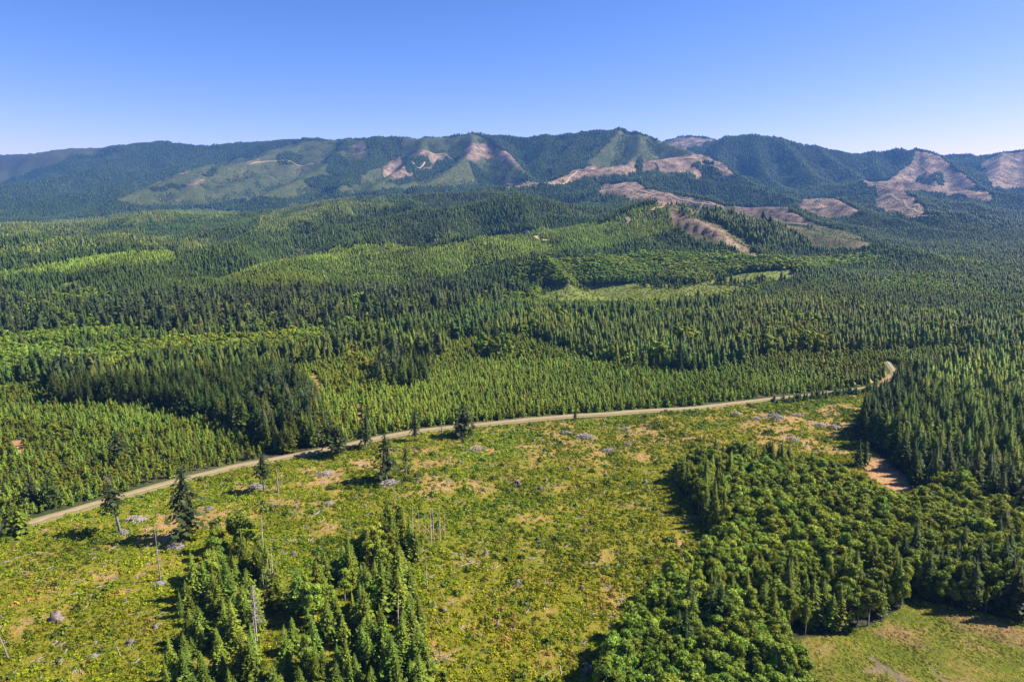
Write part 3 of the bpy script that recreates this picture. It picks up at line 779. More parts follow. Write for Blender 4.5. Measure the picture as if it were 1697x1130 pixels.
COLS = {
 ('con', 0): proto_collection('conifer_near', [joined('cn%d' % i, p, M_NEEDLE, M_BARK) for i, p in enumerate(CON_HI)]),
 ('con', 1): proto_collection('conifer_mid', [joined('cm%d' % i, p, M_NEEDLE, M_BARK) for i, p in enumerate(CON_MD)]),
 ('con', 2): proto_collection('conifer_far', [joined('cf%d' % i, p, M_NEEDLE, M_BARK) for i, p in enumerate(CON_LO)]),
 ('old', 0): proto_collection('old_near', [joined('on%d' % i, p, M_NEEDLE, M_GREYBARK) for i, p in enumerate(OLD_HI)]),
 ('old', 1): proto_collection('old_mid', [joined('om%d' % i, p, M_NEEDLE, M_GREYBARK) for i, p in enumerate(OLD_MD)]),
 ('yng', 0): proto_collection('young_near', [joined('yn%d' % i, p, M_NEEDLE, M_BARK) for i, p in enumerate(YNG_HI)]),
 ('yng', 1): proto_collection('young_mid', [joined('ym%d' % i, p, M_NEEDLE, M_BARK) for i, p in enumerate(YNG_MD)]),
 ('ald', 0): proto_collection('alder_near', [joined('an%d' % i, p, M_LEAF, M_GREYBARK) for i, p in enumerate(ALD_HI)]),
 ('ald', 1): proto_collection('alder_mid', [joined('am%d' % i, p, M_LEAF, M_GREYBARK) for i, p in enumerate(ALD_MD)]),
 ('ald', 2): proto_collection('alder_far', [joined('af%d' % i, p, M_LEAF, M_GREYBARK) for i, p in enumerate(ALD_LO)]),
 ('shr', 0): proto_collection('shrubs', SHRUBS),
}
COLS[('old', 2)] = COLS[('con', 2)]; COLS[('yng', 2)] = COLS[('con', 2)]
NVAR = {k: len(c.objects) for k, c in COLS.items()}

def scatter(name, label, P, var, rot, scl, col, coll):
    me = bpy.data.meshes.new(name); n = len(P)
    me.vertices.add(n); me.vertices.foreach_set('co', P.astype(np.float32).ravel())
    a = me.attributes.new('variant', 'INT', 'POINT'); a.data.foreach_set('value', var.astype(np.int32))
    z = np.zeros((n, 3), np.float32); z[:, 2] = rot
    a = me.attributes.new('rot', 'FLOAT_VECTOR', 'POINT'); a.data.foreach_set('vector', z.ravel())
    a = me.attributes.new('scl', 'FLOAT_VECTOR', 'POINT'); a.data.foreach_set('vector', scl.astype(np.float32).ravel())
    a = me.attributes.new('col', 'FLOAT_VECTOR', 'POINT'); a.data.foreach_set('vector', col.astype(np.float32).ravel())
    o = link(name, me)
    ng = bpy.data.node_groups.new(name, 'GeometryNodeTree')
    ng.interface.new_socket('Geometry', in_out='INPUT', socket_type='NodeSocketGeometry')
    ng.interface.new_socket('Geometry', in_out='OUTPUT', socket_type='NodeSocketGeometry')
    gi = ng.nodes.new('NodeGroupInput'); go = ng.nodes.new('NodeGroupOutput')
    ip = ng.nodes.new('GeometryNodeInstanceOnPoints')
    ci = ng.nodes.new('GeometryNodeCollectionInfo'); ci.inputs[0].default_value = coll
    ci.inputs['Separate Children'].default_value = True; ci.inputs['Reset Children'].default_value = True
    ip.inputs['Pick Instance'].default_value = True
    ng.links.new(gi.outputs[0], ip.inputs['Points']); ng.links.new(ci.outputs[0], ip.inputs['Instance'])
    for nm, ty, sock in (('variant', 'INT', 'Instance Index'), ('rot', 'FLOAT_VECTOR', 'Rotation'), ('scl', 'FLOAT_VECTOR', 'Scale')):
        na = ng.nodes.new('GeometryNodeInputNamedAttribute'); na.data_type = ty; na.inputs[0].default_value = nm
        ng.links.new(na.outputs[0], ip.inputs[sock])
    ng.links.new(ip.outputs[0], go.inputs[0])
    md = o.modifiers.new('scatter', 'NODES'); md.node_group = ng
    tag(o, label, kind='stuff')
    return o

# ------------------------------------------------------------------ where plants stand
HALF = math.radians(40.5)
def candidates(r0, r1, sp):
    xm = r1 * math.sin(HALF)
    nx, ny = int(2 * xm / sp), int((r1 - r0 * math.cos(HALF)) / sp)
    gx, gy = np.meshgrid(np.arange(nx), np.arange(ny), indexing='ij')
    x = -xm + (gx + .5 * (gy % 2) + rng.uniform(-.42, .42, gx.shape)) * sp
    y = r0 * math.cos(HALF) + (gy + rng.uniform(-.42, .42, gx.shape)) * sp
    x, y = x.ravel(), y.ravel()
    r = np.hypot(x, y)
    m = (r >= r0) & (r < r1) & (np.abs(np.arctan2(x, y)) < HALF)
    return x[m], y[m]
# what hides what: highest sight line so far along each direction
elev = (HG + 6 - CAM_Z) / CRR
HOR = np.maximum.accumulate(elev, axis=1)
def visible(x, y, top):
    th = np.arctan2(x, y); r = np.hypot(x, y)
    it = np.clip(((th - TH0) / (TH1 - TH0) * (CT - 1)).round().astype(int), 0, CT - 1)
    ir = np.clip((np.log(r / R0) / LR * (CR - 1)).astype(int) - 3, 0, CR - 1)
    return (top + 12 - CAM_Z) / r >= HOR[it, ir]

#            kind-of-plant mix [(plant, share, height, spread, colour)], spacing near
C_DARK = (.048, .068, .011); C_MID = (.112, .146, .016); C_YNG = (.138, .178, .020); C_YEL = (.175, .195, .018)
C_ALD = (.168, .222, .024); C_OLD = (.044, .058, .018); C_FAR = (.052, .078, .014); C_OLIVE = (.112, .136, .026)
MIX = {
 'far':     (3.9, [('ald', .12, 10, .28, (.10, .145, .03)), ('con', .88, 13, .32, C_FAR)]),
 'mount':   (3.9, [('con', 1.0, 13.5, .28, (.036, .060, .014))]),
 'flats':   (4.2, [('con', .46, 13, .25, (.058, .082, .014)), ('con', .42, 12, .25, (.100, .118, .018)), ('ald', .12, 11, .25, C_ALD)]),
 'regrow':  (5.0, [('yng', .70, 4.5, .4, (.080, .112, .026)), ('con', .30, 9, .3, C_FAR)]),
 'dark':    (4.3, [('con', .54, 17.5, .2, C_DARK), ('con', .40, 16, .2, (.086, .112, .016)), ('old', .06, 24, .15, C_OLD)]),
 'bare':    (11., [('yng', 1, 4.5, .6, (.05, .07, .02))]),
 'olive':   (3.8, [('con', .60, 8, .28, C_OLIVE), ('ald', .14, 8, .25, C_ALD), ('con', .26, 12, .28, C_FAR)]),
 'green':   (3.6, [('yng', .90, 6, .25, (.150, .200, .022)), ('ald', .06, 7, .2, C_ALD), ('con', .04, 11, .25, C_FAR)]),
 'grass':   (4.6, [('shr', .90, 2.4, .4, C_YEL), ('ald', .085, 5.5, .35, C_ALD), ('con', .015, 14, .3, C_DARK)]),
 'alder':   (3.0, [('ald', .95, 12, .15, C_ALD), ('con', .05, 16, .2, C_DARK)]),
 'old':     (6.6, [('old', .45, 22, .22, C_OLD), ('con', .2, 20, .2, C_DARK), ('ald', .35, 13, .2, C_ALD)]),
 'young':   (2.8, [('yng', .92, 6.4, .20, C_YNG), ('ald', .08, 6.5, .25, C_YEL)]),
 'cut':     (99., []),
 'cutfar':  (11., [('yng', 1, 3, .3, C_YNG)]),
 'constand': (4.4, [('con', .93, 17, .17, C_MID), ('ald', .07, 13, .2, C_ALD)]),
 'yngleft': (2.9, [('yng', .62, 5.0, .25, (.130, .172, .020)), ('ald', .38, 4.4, .3, C_YEL)]),
 'track':   (99., []),
 'dryfield': (99., []),
 'tangreen': (7.0, [('yng', .75, 3.2, .4, C_YNG), ('ald', .15, 5, .3, C_ALD), ('con', .10, 9, .3, C_FAR)]),
 'conifer': (5.2, [('con', .82, 13.5, .27, C_MID), ('ald', .18, 13, .2, C_ALD)]),
 'mixcon':  (3.8, [('con', .42, 14.5, .18, C_MID), ('ald', .58, 12, .2, C_ALD)]),
 'dirt':    (99., []),
 'field':   (99., []),
}
road_xy = road_line
def near_road(x, y, w, line=None):
    res = np.zeros(len(x), bool)
    line = road_xy if line is None else line
    for a, b in zip(line[:-1:2], line[2::2]):
        e = b - a; t = np.clip(((x - a[0]) * e[0] + (y - a[1]) * e[1]) / (e @ e), 0, 1)
        res |= np.hypot(x - a[0] - t * e[0], y - a[1] - t * e[1]) < w
    return res
PL = []   # all plants: plant, x, y, z, h, widthscale, colour, zone, lod
bands = [(150, 760, 2.75, 0), (760, 1500, 3.6, 1), (1500, 2900, 5.0, 2), (2900, 5000, 7.9, 2), (5000, 7600, 10.5, 2)]
for r0, r1, sp, lod in bands:
    x, y = candidates(r0, r1, sp)
    zz, zi = zone_of(x, y)
    if r0 >= 2900: zz = np.where((zz == KI['far']) | (zz == KI['dark']), KI['mount'], zz)     # unbroken old conifer forest of the range
    for kind in KINDS:
        want, mix = MIX[kind]
        if not mix: continue
        m = np.nonzero(zz == KI[kind])[0]
        if not len(m): continue
        keep = min(1.0, (sp / want) ** 2)
        if keep >= .72: keep = 1.0
        m = m[rng.random(len(m)) < keep]
        grow = max(1.0, sp / max(want, 1e-3)) ** .55 if want < 20 else 1.0
        if kind == 'bare': m = m[rng.random(len(m)) < np.clip(5 * (fbm(x[m], y[m], 70, 3, 59) - .42), .08, 1)]
        if kind in ('far', 'olive', 'dark', 'green', 'old'): m = m[rng.random(len(m)) < np.clip(1.75 - 1.6 * fbm(x[m], y[m], 17 + r0 * .012, 3, 57), .45, 1)]
        X, Y = x[m], y[m]
        u = rng.random(len(m)); acc = 0
        # broadleaves and conifers gather in clumps rather than mixing evenly
        if kind in ('regrow', 'far', 'olive', 'green') and r0 > 700:   # taller, darker trees line the gullies, partly painting shade into the hill folds
            e = 45.0
            conc = (height(X + e, Y) + height(X - e, Y) + height(X, Y + e) + height(X, Y - e)) / 4 - height(X, Y)
        cl = fbm(X, Y, 45 + r0 * .04, 2, 61)
        u = np.clip(.5 * u + .5 * np.clip((cl - .25) / .5, 0, .999), 0, .9999)
        if kind in ('regrow', 'olive', 'green') and r0 > 700: u = u * .6 + np.argsort(np.argsort(conc)) / len(conc)
        if kind == 'far' and r0 > 700: u = u * .7 - .8 * np.argsort(np.argsort(conc)) / len(conc)
        srt = np.argsort(np.argsort(u)) / max(1, len(u))
        for plant, share, h, sd, colr in mix:
            s = (srt >= acc) & (srt < acc + share); acc += share
            n = s.sum()
            if not n: continue
            px, py = X[s], Y[s]
            hh = h * np.clip(1 + rng.normal(0, sd, n), .45, 1.6) * (.85 + .3 * fbm(px, py, 60, 2, 71))
            if kind in ('far', 'flats', 'olive', 'dark'): hh = hh * np.where(rng.random(n) < .035, 1.32, 1.0)
            if kind in ('far', 'flats'): hh = hh * np.where(np.hypot(px, py) < 850, 1.2, np.where(np.hypot(px, py) < 2900, .74, 1.05))
            pz = height(px, py)
            ok = visible(px, py, pz + hh) & ~(near_road(px, py, 6.5) if r0 < 700 else np.any([near_road(px, py, 9, q) for q in FAR_ROADS], axis=0))
            px, py, hh, pz = px[ok], py[ok], hh[ok], pz[ok]; n = len(px)
            v = (.72 + .56 * rng.random(n)) * (.7 + .6 * fbm(px, py, 40 + r0 * .05, 3, 81))
            warm = (rng.normal(0, .10 if plant == 'ald' or r0 < 700 else .05, n) + .3 * (fbm(px, py, 120 + r0 * .05, 2, 91) - .5))
            col = np.stack([colr[0] * v * (1 + warm), colr[1] * v, colr[2] * v * (1 - .5 * warm)], 1)
            PL.append(dict(plant=np.full(n, plant), x=px, y=py, z=pz, h=hh, w=grow * rng.uniform(.75, 1.35, n), col=col, zone=np.full(n, KI[kind]),
                           lod=np.where(np.hypot(px, py) < 520, 0, np.where(np.hypot(px, py) < 1150, 1, 2))))
PL = {k: np.concatenate([p[k] for p in PL]) for k in PL[0]}
print('plants', len(PL['x']), {k: int((PL['plant'] == k).sum()) for k in ('con', 'yng', 'ald', 'old', 'shr')})

# ------------------------------------------------------------------ single trees: the 300 that show largest of each kind
used = np.zeros(len(PL['x']), bool)
ppx, ppy = project(PL['x'], PL['y'], PL['z'] + PL['h'] * .8)
inview = (ppx > 2) & (ppx < PW - 2) & (ppy > 0) & (ppy < PH - 4)
size = PL['h'] / np.hypot(PL['x'], PL['y'])
def pick(mask, n):
    c = np.nonzero(mask & inview & ~used)[0]
    c = c[np.argsort(-size[c])][:n]
    used[c] = True
    return c
def tone(c, ref):
    q = c[1] / ref
    return 'pale ' if q > 1.22 else ('dark ' if q < .8 else 'mid ')
def tall(h, ref):
    return 'tall' if h > ref * 1.12 else ('short' if h < ref * .88 else 'mid-sized')
MED = {k: (np.median(PL['col'][PL['plant'] == k][:, 1][:20000]), np.median(PL['h'][PL['plant'] == k][:20000])) for k in ('con', 'ald', 'yng')}
def tree_label(i, kind):
    x, y = ppx[i], ppy[i]; z = KINDS[PL['zone'][i]]
    t = tone(PL['col'][i], MED[kind][0]) + 'green'; h = tall(PL['h'][i], MED[kind][1])
    if kind == 'con':
        if z in ('conifer', 'constand'):
            if x < 470: g, w = 'conifers of the narrow left grove', 'upper part of the narrow left grove' if y < 980 else ('middle of the narrow left grove' if y < 1050 else 'lower end of the narrow left grove')
            elif x < 800: g, w = 'conifers of the broad bottom grove', ('upper point of the broad grove' if y < 930 else ('left side of the broad grove' if x < 580 else 'right side of the broad grove') + (' at mid height' if y < 1030 else ' at the bottom edge'))
            else: g, w = 'conifers of the right stand', 'dense stand beyond the shaded track at right'
        elif z in ('mixcon', 'alder'):
            g = 'conifers of the broadleaf wood'
            w = 'row at the upper left corner of the broadleaf wood' if y < 830 else ('broadleaf wood right of the mown field corner' if x > 1500 else ('row edging the mown field' if y > 960 and x > 1280 else 'broadleaf wood left of the mown field'))
        else: g, w = 'conifers behind the road', 'tall stand behind the gravel road, ' + ('left part' if x < 250 else ('middle part' if x < 440 else ('at the road bend' if x < 545 else 'right of the bend')))
        return h + ' ' + t + ' conifer in the ' + w, g
    if kind == 'ald':
        if x < 800: g, w = 'broadleaf trees of the groves', 'among the conifers of the ' + ('narrow left grove' if x < 470 else 'broad bottom grove')
        else:
            g = 'broadleaf wood by the field'
            w = ('in the wood above the mown field' if x > 1480 else ('in the wood edge at the bottom left of the field' if y > 1040 else ('in the wood along the clearing edge' if x < 1180 else ('in the wood near the row edging the field' if y > 930 else 'deep in the broadleaf wood'))))
        return h + ' ' + t + ' broadleaf tree ' + w, g
    g = 'young conifers behind the road at ' + ('left' if x < 520 else 'right')
    marks = [(120, 'the far left road end'), (260, 'the dead topped conifer'), (400, 'the tallest ragged conifer'), (520, 'the tall roadside stand'), (650, 'the slim roadside conifer'), (730, 'the columnar conifer'), (830, 'the bushy conifer'),
             (910, 'the bare earth'), (1000, 'the long slash pile'), (1100, 'the small pale slash pile'), (1200, 'the wood top'), (1300, 'the right slash row'), (9999, 'the road end')]
    w = [b for a, b in marks if x < a][0]
    return h + ' ' + t + ' young conifer across the road from ' + w, g
con_m = [split('conifer%d' % i, p, M_NEEDLE, M_BARK) for i, p in enumerate(CON_HI)]
ald_m = [split('broadleaf%d' % i, p, M_LEAF, M_GREYBARK) for i, p in enumerate(ALD_HI)]
yng_m = [joined('young%d' % i, p, M_NEEDLE, M_BARK) for i, p in enumerate(YNG_HI)]
def setcol(o, c): o['col'] = [float(c[0]), float(c[1]), float(c[2])]
for kind, nm, cat, meshes in (('con', 'conifer', 'conifer', con_m), ('ald', 'broadleaf_tree', 'tree', ald_m), ('yng', 'young_conifer', 'young conifer', yng_m)):
    for i in pick(PL['plant'] == kind, 300):
        lab, grp = tree_label(i, kind)
        s = PL['h'][i] / 10; w = s * PL['w'][i]
        m = meshes[int(rng.integers(len(meshes)))]
        if kind == 'yng':
            t = link(nm, m); setcol(t, PL['col'][i])
        else:
            t = bpy.data.objects.new(nm, None); scene.collection.objects.link(t); t.empty_display_size = .5
            for pn, pm in zip(('trunk', 'crown'), m):
                c = link(pn, pm, t); setcol(c, PL['col'][i])
        t.location = (PL['x'][i], PL['y'][i], PL['z'][i]); t.rotation_euler = (0, 0, rng.uniform(0, 6.28)); t.scale = (w, w, s)
        tag(t, lab, cat, grp)

NAMES = {'con': ('conifer_forest', 'mass of green conifers covering the flats and hills'), 'ald': ('broadleaf_forest', 'mass of light green broadleaf trees'),
         'yng': ('young_plantation', 'dense young conifer plantation and regrowth'), 'old': ('old_forest', 'tall ragged dark conifers of the valley'),
         'shr': ('meadow_brush', 'low bushes of the far meadows')}
for plant in ('con', 'ald', 'yng', 'old', 'shr'):
    for lod in (0, 1, 2):
        m = np.nonzero((PL['plant'] == plant) & (PL['lod'] == lod) & ~used)[0]
        if not len(m): continue
        key = (plant, lod) if plant != 'shr' else ('shr', 0)
        unit = 10.0 if plant != 'shr' else 2.0
        s = PL['h'][m] / unit; w = s * PL['w'][m]
        scatter(NAMES[plant][0], NAMES[plant][1] + (', nearest the clearing', ', in the middle distance', ', on the far slopes')[lod],
                np.stack([PL['x'][m], PL['y'][m], PL['z'][m] - .05], 1), rng.integers(0, NVAR[key], len(m)), rng.uniform(0, 6.283, len(m)),
                np.stack([w, w, s], 1), PL['col'][m], COLS[key])

# ------------------------------------------------------------------ brush of the clearing
x, y = candidates(150, 640, 1.0)
zz, _ = zone_of(x, y)
m = (zz == KI['cut']) | ((zz == KI['conifer']) & (rng.random(len(x)) < .6))
x, y = x[m], y[m]
dens = 1 - dryness(x, y); fine = fbm(x, y, 5, 2, 113)
r = np.hypot(x, y)
keep = (rng.random(len(x)) < np.clip(dens * .75 + (fine - .5) * 1.5 + .12, .14, .97)) & ~near_road(x, y, 2.2)
x, y = x[keep], y[keep]; dens = dens[keep]
n = len(x); z = height(x, y)
big = np.clip(rng.random(n) + .02 * (fbm(x, y, 13, 2, 127) - .55), 0, 1)
h = np.where(big > .9925, rng.uniform(1.4, 2.6, n), np.where(big > .80, rng.uniform(.8, 1.4, n), rng.uniform(.25, .7, n)))
dark = np.clip(rng.random(n) * .75 + (fbm(x, y, 16, 3, 117) - .37) * .9, 0, 1)
base = np.where((dark > .78)[:, None], np.array([[.120, .165, .014]]), np.where((dark > .30)[:, None], np.array([[.190, .232, .008]]), np.where((dark > .08)[:, None], np.array([[.245, .245, .010]]), np.array([[.31, .21, .06]]))))
base = np.where((big > .9925)[:, None], np.array([[.11, .155, .018]]), base)
v = (.70 + .60 * rng.random(n)) * (.52 + .92 * fbm(x, y, 24, 3, 121))
warm = .55 * (fbm(x, y, 70, 2, 123) - .5)
col = base * v[:, None] * np.stack([1 + warm, 1 + 0 * warm, 1 - warm], 1)
bpx, bpy_ = project(x, y, z)
bs = h / np.hypot(x, y) * ((bpx > 5) & (bpx < PW - 5) & (bpy_ < PH - 5))
top = np.argsort(-bs)[:300]; ub = np.zeros(n, bool); ub[top] = True
for i in top:
    o = link('bush', SHRUBS[int(rng.integers(len(SHRUBS)))]); setcol(o, col[i])
    o.location = (x[i], y[i], z[i]); o.rotation_euler = (0, 0, rng.uniform(0, 6.28)); o.scale = (h[i] * .9, h[i] * .9, h[i])
    side = 'left of the groves' if bpx[i] < 290 else ('between the groves' if bpx[i] < 500 and bpy_[i] > 880 else ('near the road' if bpy_[i] < 800 else 'right of the groves'))
    if side.startswith('right'): side += (' near the wood' if bpx[i] > 1000 else (' beside the broad grove' if bpx[i] < 820 else ' in mid clearing')) + (' at the bottom' if bpy_[i] > 1030 else (' at the top' if bpy_[i] < 900 else ''))
    sz = 'big ' if h[i] > 2.4 else ('medium ' if h[i] > 1.9 else 'small ')
    tn = 'pale ' if col[i][1] > .15 else ('dark ' if col[i][1] < .09 else '')
    tag(o, sz + tn + 'green bush ' + side, 'bush', 'larger bushes in the clearing')
k = ~ub
scatter('clearing_brush', 'low yellow green brush and ferns covering the clearing', np.stack([x, y, z - .03], 1)[k], rng.integers(0, len(SHRUBS), n)[k], rng.uniform(0, 6.28, n)[k],
        np.stack([h * rng.uniform(.8, 1.3, n), h * rng.uniform(.8, 1.3, n), h], 1)[k], col[k], COLS[('shr', 0)])
print('brush', n)

fx, fy = candidates(150, 330, .95)
fz, _ = zone_of(fx, fy)
fm = np.isin(fz, [KI['field'], KI['dryfield']]) & (rng.random(len(fx)) < .7); fx, fy, fz = fx[fm], fy[fm], fz[fm]; fn = len(fx)
fc = np.where((fz == KI['dryfield'])[:, None], np.array([[.24, .17, .06]]), np.array([[.17, .185, .018]])) * ((.7 + .8 * rng.random(fn)) * (.5 + fbm(fx, fy, 12, 3, 141)))[:, None]
fh = rng.uniform(.12, .34, fn)
scatter('field_grass', 'green gold grass tufts of the mown field', np.stack([fx, fy, height(fx, fy)], 1), rng.integers(0, len(SHRUBS), fn), rng.uniform(0, 6.28, fn), np.stack([fh * 2.2, fh * 2.2, fh], 1), fc, COLS[('shr', 0)])
# young conifers grown up along the near side of the road towards its right end
for i, a in enumerate(sorted([random.gauss(c, 9) for c in (1296, 1310, 1322, 1350, 1366, 1384, 1404, 1430, 1446, 1460) for _ in range(8)])):
    k = np.interp(a, [p[0] for p in ROAD_PX[:31]], [p[1] for p in ROAD_PX[:31]])
    p = ground(a + random.uniform(-4, 4), k + random.uniform(2, 9)); hh = random.uniform(2.2, 6.0)
    o = link('roadside_conifer', yng_m[i % len(yng_m)]); setcol(o, (.06, .09, .022)); o.location = p; o.scale = (hh * .14, hh * .14, hh / 10); o.rotation_euler = (0, 0, random.uniform(0, 6))
    tag(o, ('tall' if hh > 4.5 else 'small') + ' dark young conifer on the near verge ' + ('by the road end' if a > 1420 else ('above the rightmost slash piles' if a > 1340 else 'above the large white slash pile')), 'young conifer', 'young conifers on the near verge')
# slash litter
def stick_mesh(name, seed):
    rd = np.random.default_rng(seed); b = MB()
    for _ in range(5):
        c = rd.normal(0, .5, 3) * np.array([1, 1, .12]) + np.array([0, 0, .12]); a = rd.uniform(0, 6.28); l = rd.uniform(.25, .9)
        d = np.array([math.cos(a), math.sin(a), rd.normal(0, .15)]) * l
        b.add(*tube(c - d, c + d, rd.uniform(.04, .10), rd.uniform(.02, .05), 4))
    return b.mesh(name, [M_DEAD])
STICKS = proto_collection('slash_sticks', [stick_mesh('sticks_%d' % i, 1500 + i) for i in range(5)])
lx, ly = candidates(150, 560, 2.6)
lz, _ = zone_of(lx, ly)
lm = (lz == KI['cut']); lx, ly = lx[lm], ly[lm]
lm = (rng.random(len(lx)) < np.clip(dryness(lx, ly) * .55 + .10, 0, .6)) & ~near_road(lx, ly, 5); lx, ly = lx[lm], ly[lm]; ln = len(lx)
sc3 = np.stack([rng.uniform(.5, 1.5, ln)] * 3, 1)
scatter('slash_litter', 'grey broken branches littering the clearing', np.stack([lx, ly, height(lx, ly) + .05], 1), rng.integers(0, 5, ln), rng.uniform(0, 6.28, ln), sc3, np.ones((ln, 3)) * .3, STICKS)

# ------------------------------------------------------------------ trees left standing in the clearing
def px_height(px, py, ptop):
    gx, gy, gz = ground(px, py)
    a = at_y(px, ptop, gy)
    return (gx, gy, gz), a[2] - gz
def standing(nm, px, py, ptop, label, cat, R=.16, col=C_OLD, seed=1, bare=.25, lost=.25, power=.5, dead_top=0.0, bark=M_GREYBARK, whorls=26, per=8, twin=None, tilt=(0, 0), stubs=0):
    p, h = px_height(px, py, ptop)
    lost *= .7
    tk, cr = conifer_parts(h, R * h * 1.35, max(whorls, 24), max(per, 8), 5, seed, bare=bare, ragged=.4, power=power, lost=lost, droop=.35, dead_top=dead_top, core=.32 if lost < .5 else 0, tr=h * .016)
    rd = np.random.default_rng(seed + 5)
    if dead_top or stubs:
        for _ in range(stubs or 14):
            z = h * (rd.uniform(1 - dead_top, .97) if dead_top else rd.uniform(.25, .95)); t = rd.uniform(0, 6.28); l = h * rd.uniform(.03, .09)
            tk.add(*tube((0, 0, z), (math.cos(t) * l, math.sin(t) * l, z + l * rd.uniform(-.4, .3)), h * .004, h * .001, 4))
    for _ in range(6):   # bare lower stubs
        z = h * rd.uniform(.03, max(.04, bare + .05)); t = rd.uniform(0, 6.28); l = h * rd.uniform(.02, .06)
        tk.add(*tube((0, 0, z), (math.cos(t) * l, math.sin(t) * l, z - l * .3), h * .003, h * .001, 4))
    if twin:
        tk.add(*tube((twin[0] * h, twin[1] * h, -.2), (twin[0] * .5 * h, twin[1] * .5 * h, h * twin[2]), h * .012, h * .005))
    t = bpy.data.objects.new(nm, None); scene.collection.objects.link(t); t.empty_display_size = .5
    a, b = tk.mesh(nm + '_trunk', [bark]), cr.mesh(nm + '_crown', [M_NEEDLE])
    link('trunk', a, t)
    if len(b.polygons):
        c = link('crown', b, t); setcol(c, col)
    t.location = p; t.rotation_euler = (tilt[0], tilt[1], 0)
    tag(t, label, cat)
    return t
standing('remnant_conifer', 200, 882, 783, 'tall conifer with dead grey broken top and bare twin trunk near the road', 'conifer', R=.13, seed=21, bare=.42, lost=.3, dead_top=.25, twin=(-.03, .01, .5), whorls=14, tilt=(0, -.12), stubs=30, power=.4)
standing('remnant_conifer', 313, 892, 768, 'tallest full ragged dark conifer standing alone in the left clearing', 'conifer', R=.15, seed=22, bare=.14, lost=.15, power=.45, whorls=22, per=7)
standing('remnant_conifer', 437, 814, 750, 'thin ragged conifer with bare trunk beside a short snag', 'conifer', R=.16, seed=24, bare=.4, lost=.35, twin=(.06, 0, .45))
standing('remnant_conifer', 549, 754, 695, 'dark conifer, left of a pair by the bend in the road', 'conifer', R=.2, seed=25, bare=.28, lost=.15)
standing('remnant_conifer', 562, 754, 702, 'dark conifer, right of a pair by the bend in the road', 'conifer', R=.2, seed=26, bare=.25, lost=.15)
standing('remnant_conifer', 607, 742, 680, 'slim dark conifer standing right beside the gravel road bend', 'conifer', R=.14, seed=27, bare=.18, lost=.2)
standing('remnant_conifer', 641, 797, 715, 'lone dark conifer with ring of slash at its foot', 'conifer', R=.17, seed=28, bare=.2, lost=.22, whorls=18)
standing('remnant_conifer', 673, 789, 737, 'thin half bare conifer right of the lone dark conifer', 'conifer', R=.09, seed=29, bare=.5, lost=.55)
standing('remnant_conifer', 688, 730, 671, 'narrow columnar dark conifer on the near side of the road', 'conifer', R=.1, seed=30, bare=.15, lost=.15, power=.35)
standing('remnant_conifer', 769, 722, 666, 'bushy round topped dark conifer beside the road', 'conifer', R=.22, seed=31, bare=.12, lost=.1, power=.35)
standing('remnant_conifer', 767, 742, 716, 'small thin conifer just below the bushy roadside conifer', 'conifer', R=.12, seed=32, bare=.3, lost=.4)
standing('remnant_conifer', 202, 769, 714, 'old grey trunked conifer rising above the young plantation at left', 'conifer', R=.2, seed=33, bare=.4, lost=.3, power=.4, tilt=(0, -.08))
standing('remnant_conifer', 1421, 772, 727, 'dark conifer, left of the pair by the shaded track', 'conifer', R=.14, seed=34, bare=.05, lost=.05, col=C_DARK)
standing('remnant_conifer', 1433, 770, 730, 'dark conifer, right of the pair by the shaded track', 'conifer', R=.14, seed=35, bare=.05, lost=.05, col=C_DARK)
standing('remnant_conifer', 30, 884, 836, 'broad dark conifer at the near side of the road at far left', 'conifer', R=.26, seed=36, bare=.02, lost=.02, power=.6, col=C_MID, whorls=30, per=12)
standing('remnant_conifer', 55, 838, 780, 'tall conifer at the plantation edge by the road at far left', 'conifer', R=.18, seed=37, bare=.1, lost=.12, col=C_OLD)
standing('remnant_conifer', 85, 838, 790, 'dark conifer in the plantation edge above the road at left', 'conifer', R=.28, seed=38, bare=.08, lost=.08, col=C_DARK)
# snags
def snag(px, py, ptop, label, seed, stubs=18, col=None, tilt=(0, 0), mat=M_DEAD, wide=.014, spread=.07):
    p, h = px_height(px, py, ptop); rd = np.random.default_rng(seed)
    tk = MB()
    tk.add(*tube((0, 0, -.3), (0, 0, h * .6), h * wide, h * wide * .65)); tk.add(*tube((0, 0, h * .6), (0, 0, h), h * wide * .65, h * wide * .2))
    t = bpy.data.objects.new('dead_snag', None); scene.collection.objects.link(t)
    br = MB()
    for _ in range(stubs):
        f = rd.uniform(.3, .98); z = h * f; a = rd.uniform(0, 6.28); l = h * spread * rd.uniform(.4, 1.2) * (1.25 - f)
        br.add(*tube((0, 0, z), (math.cos(a) * l, math.sin(a) * l, z + l * rd.uniform(-.7, .3)), h * wide * .25, h * wide * .07, 4))
    link('trunk', tk.mesh('snag_trunk', [mat]), t)
    if stubs: link('dead_branches', br.mesh('snag_branches', [mat]), t)
    t.location = p; t.rotation_euler = (tilt[0], tilt[1], rd.uniform(0, .3))
    tag(t, label, 'dead tree')
    return t
snag(461, 817, 772, 'short grey snag beside the thin ragged conifer', 41, 14, mat=M_GREYBARK, wide=.03)
snag(266, 962, 868, 'thin bare snag on a mound in the left clearing', 42, 26, mat=M_GREYBARK)
snag(732, 726, 697, 'short dead snag with side branch by the road', 43, 8, mat=M_GREYBARK, wide=.03, spread=.2)
snag(14, 1090, 1030, 'leaning grey snag at the bottom left edge', 44, 6, tilt=(0, -.2), wide=.02, mat=M_GREYBARK)
snag(426, 1062, 968, 'pale grey dead conifer with bushy bare branches among the grove', 45, 130, spread=.16)
snag(1213, 548, 513, 'pale dead snag rising out of the far conifer flats', 46, 24, spread=.2, wide=.03)
snag(1186, 880, 838, 'white bare trunk in the shade at the wood edge', 47, 4, wide=.018)
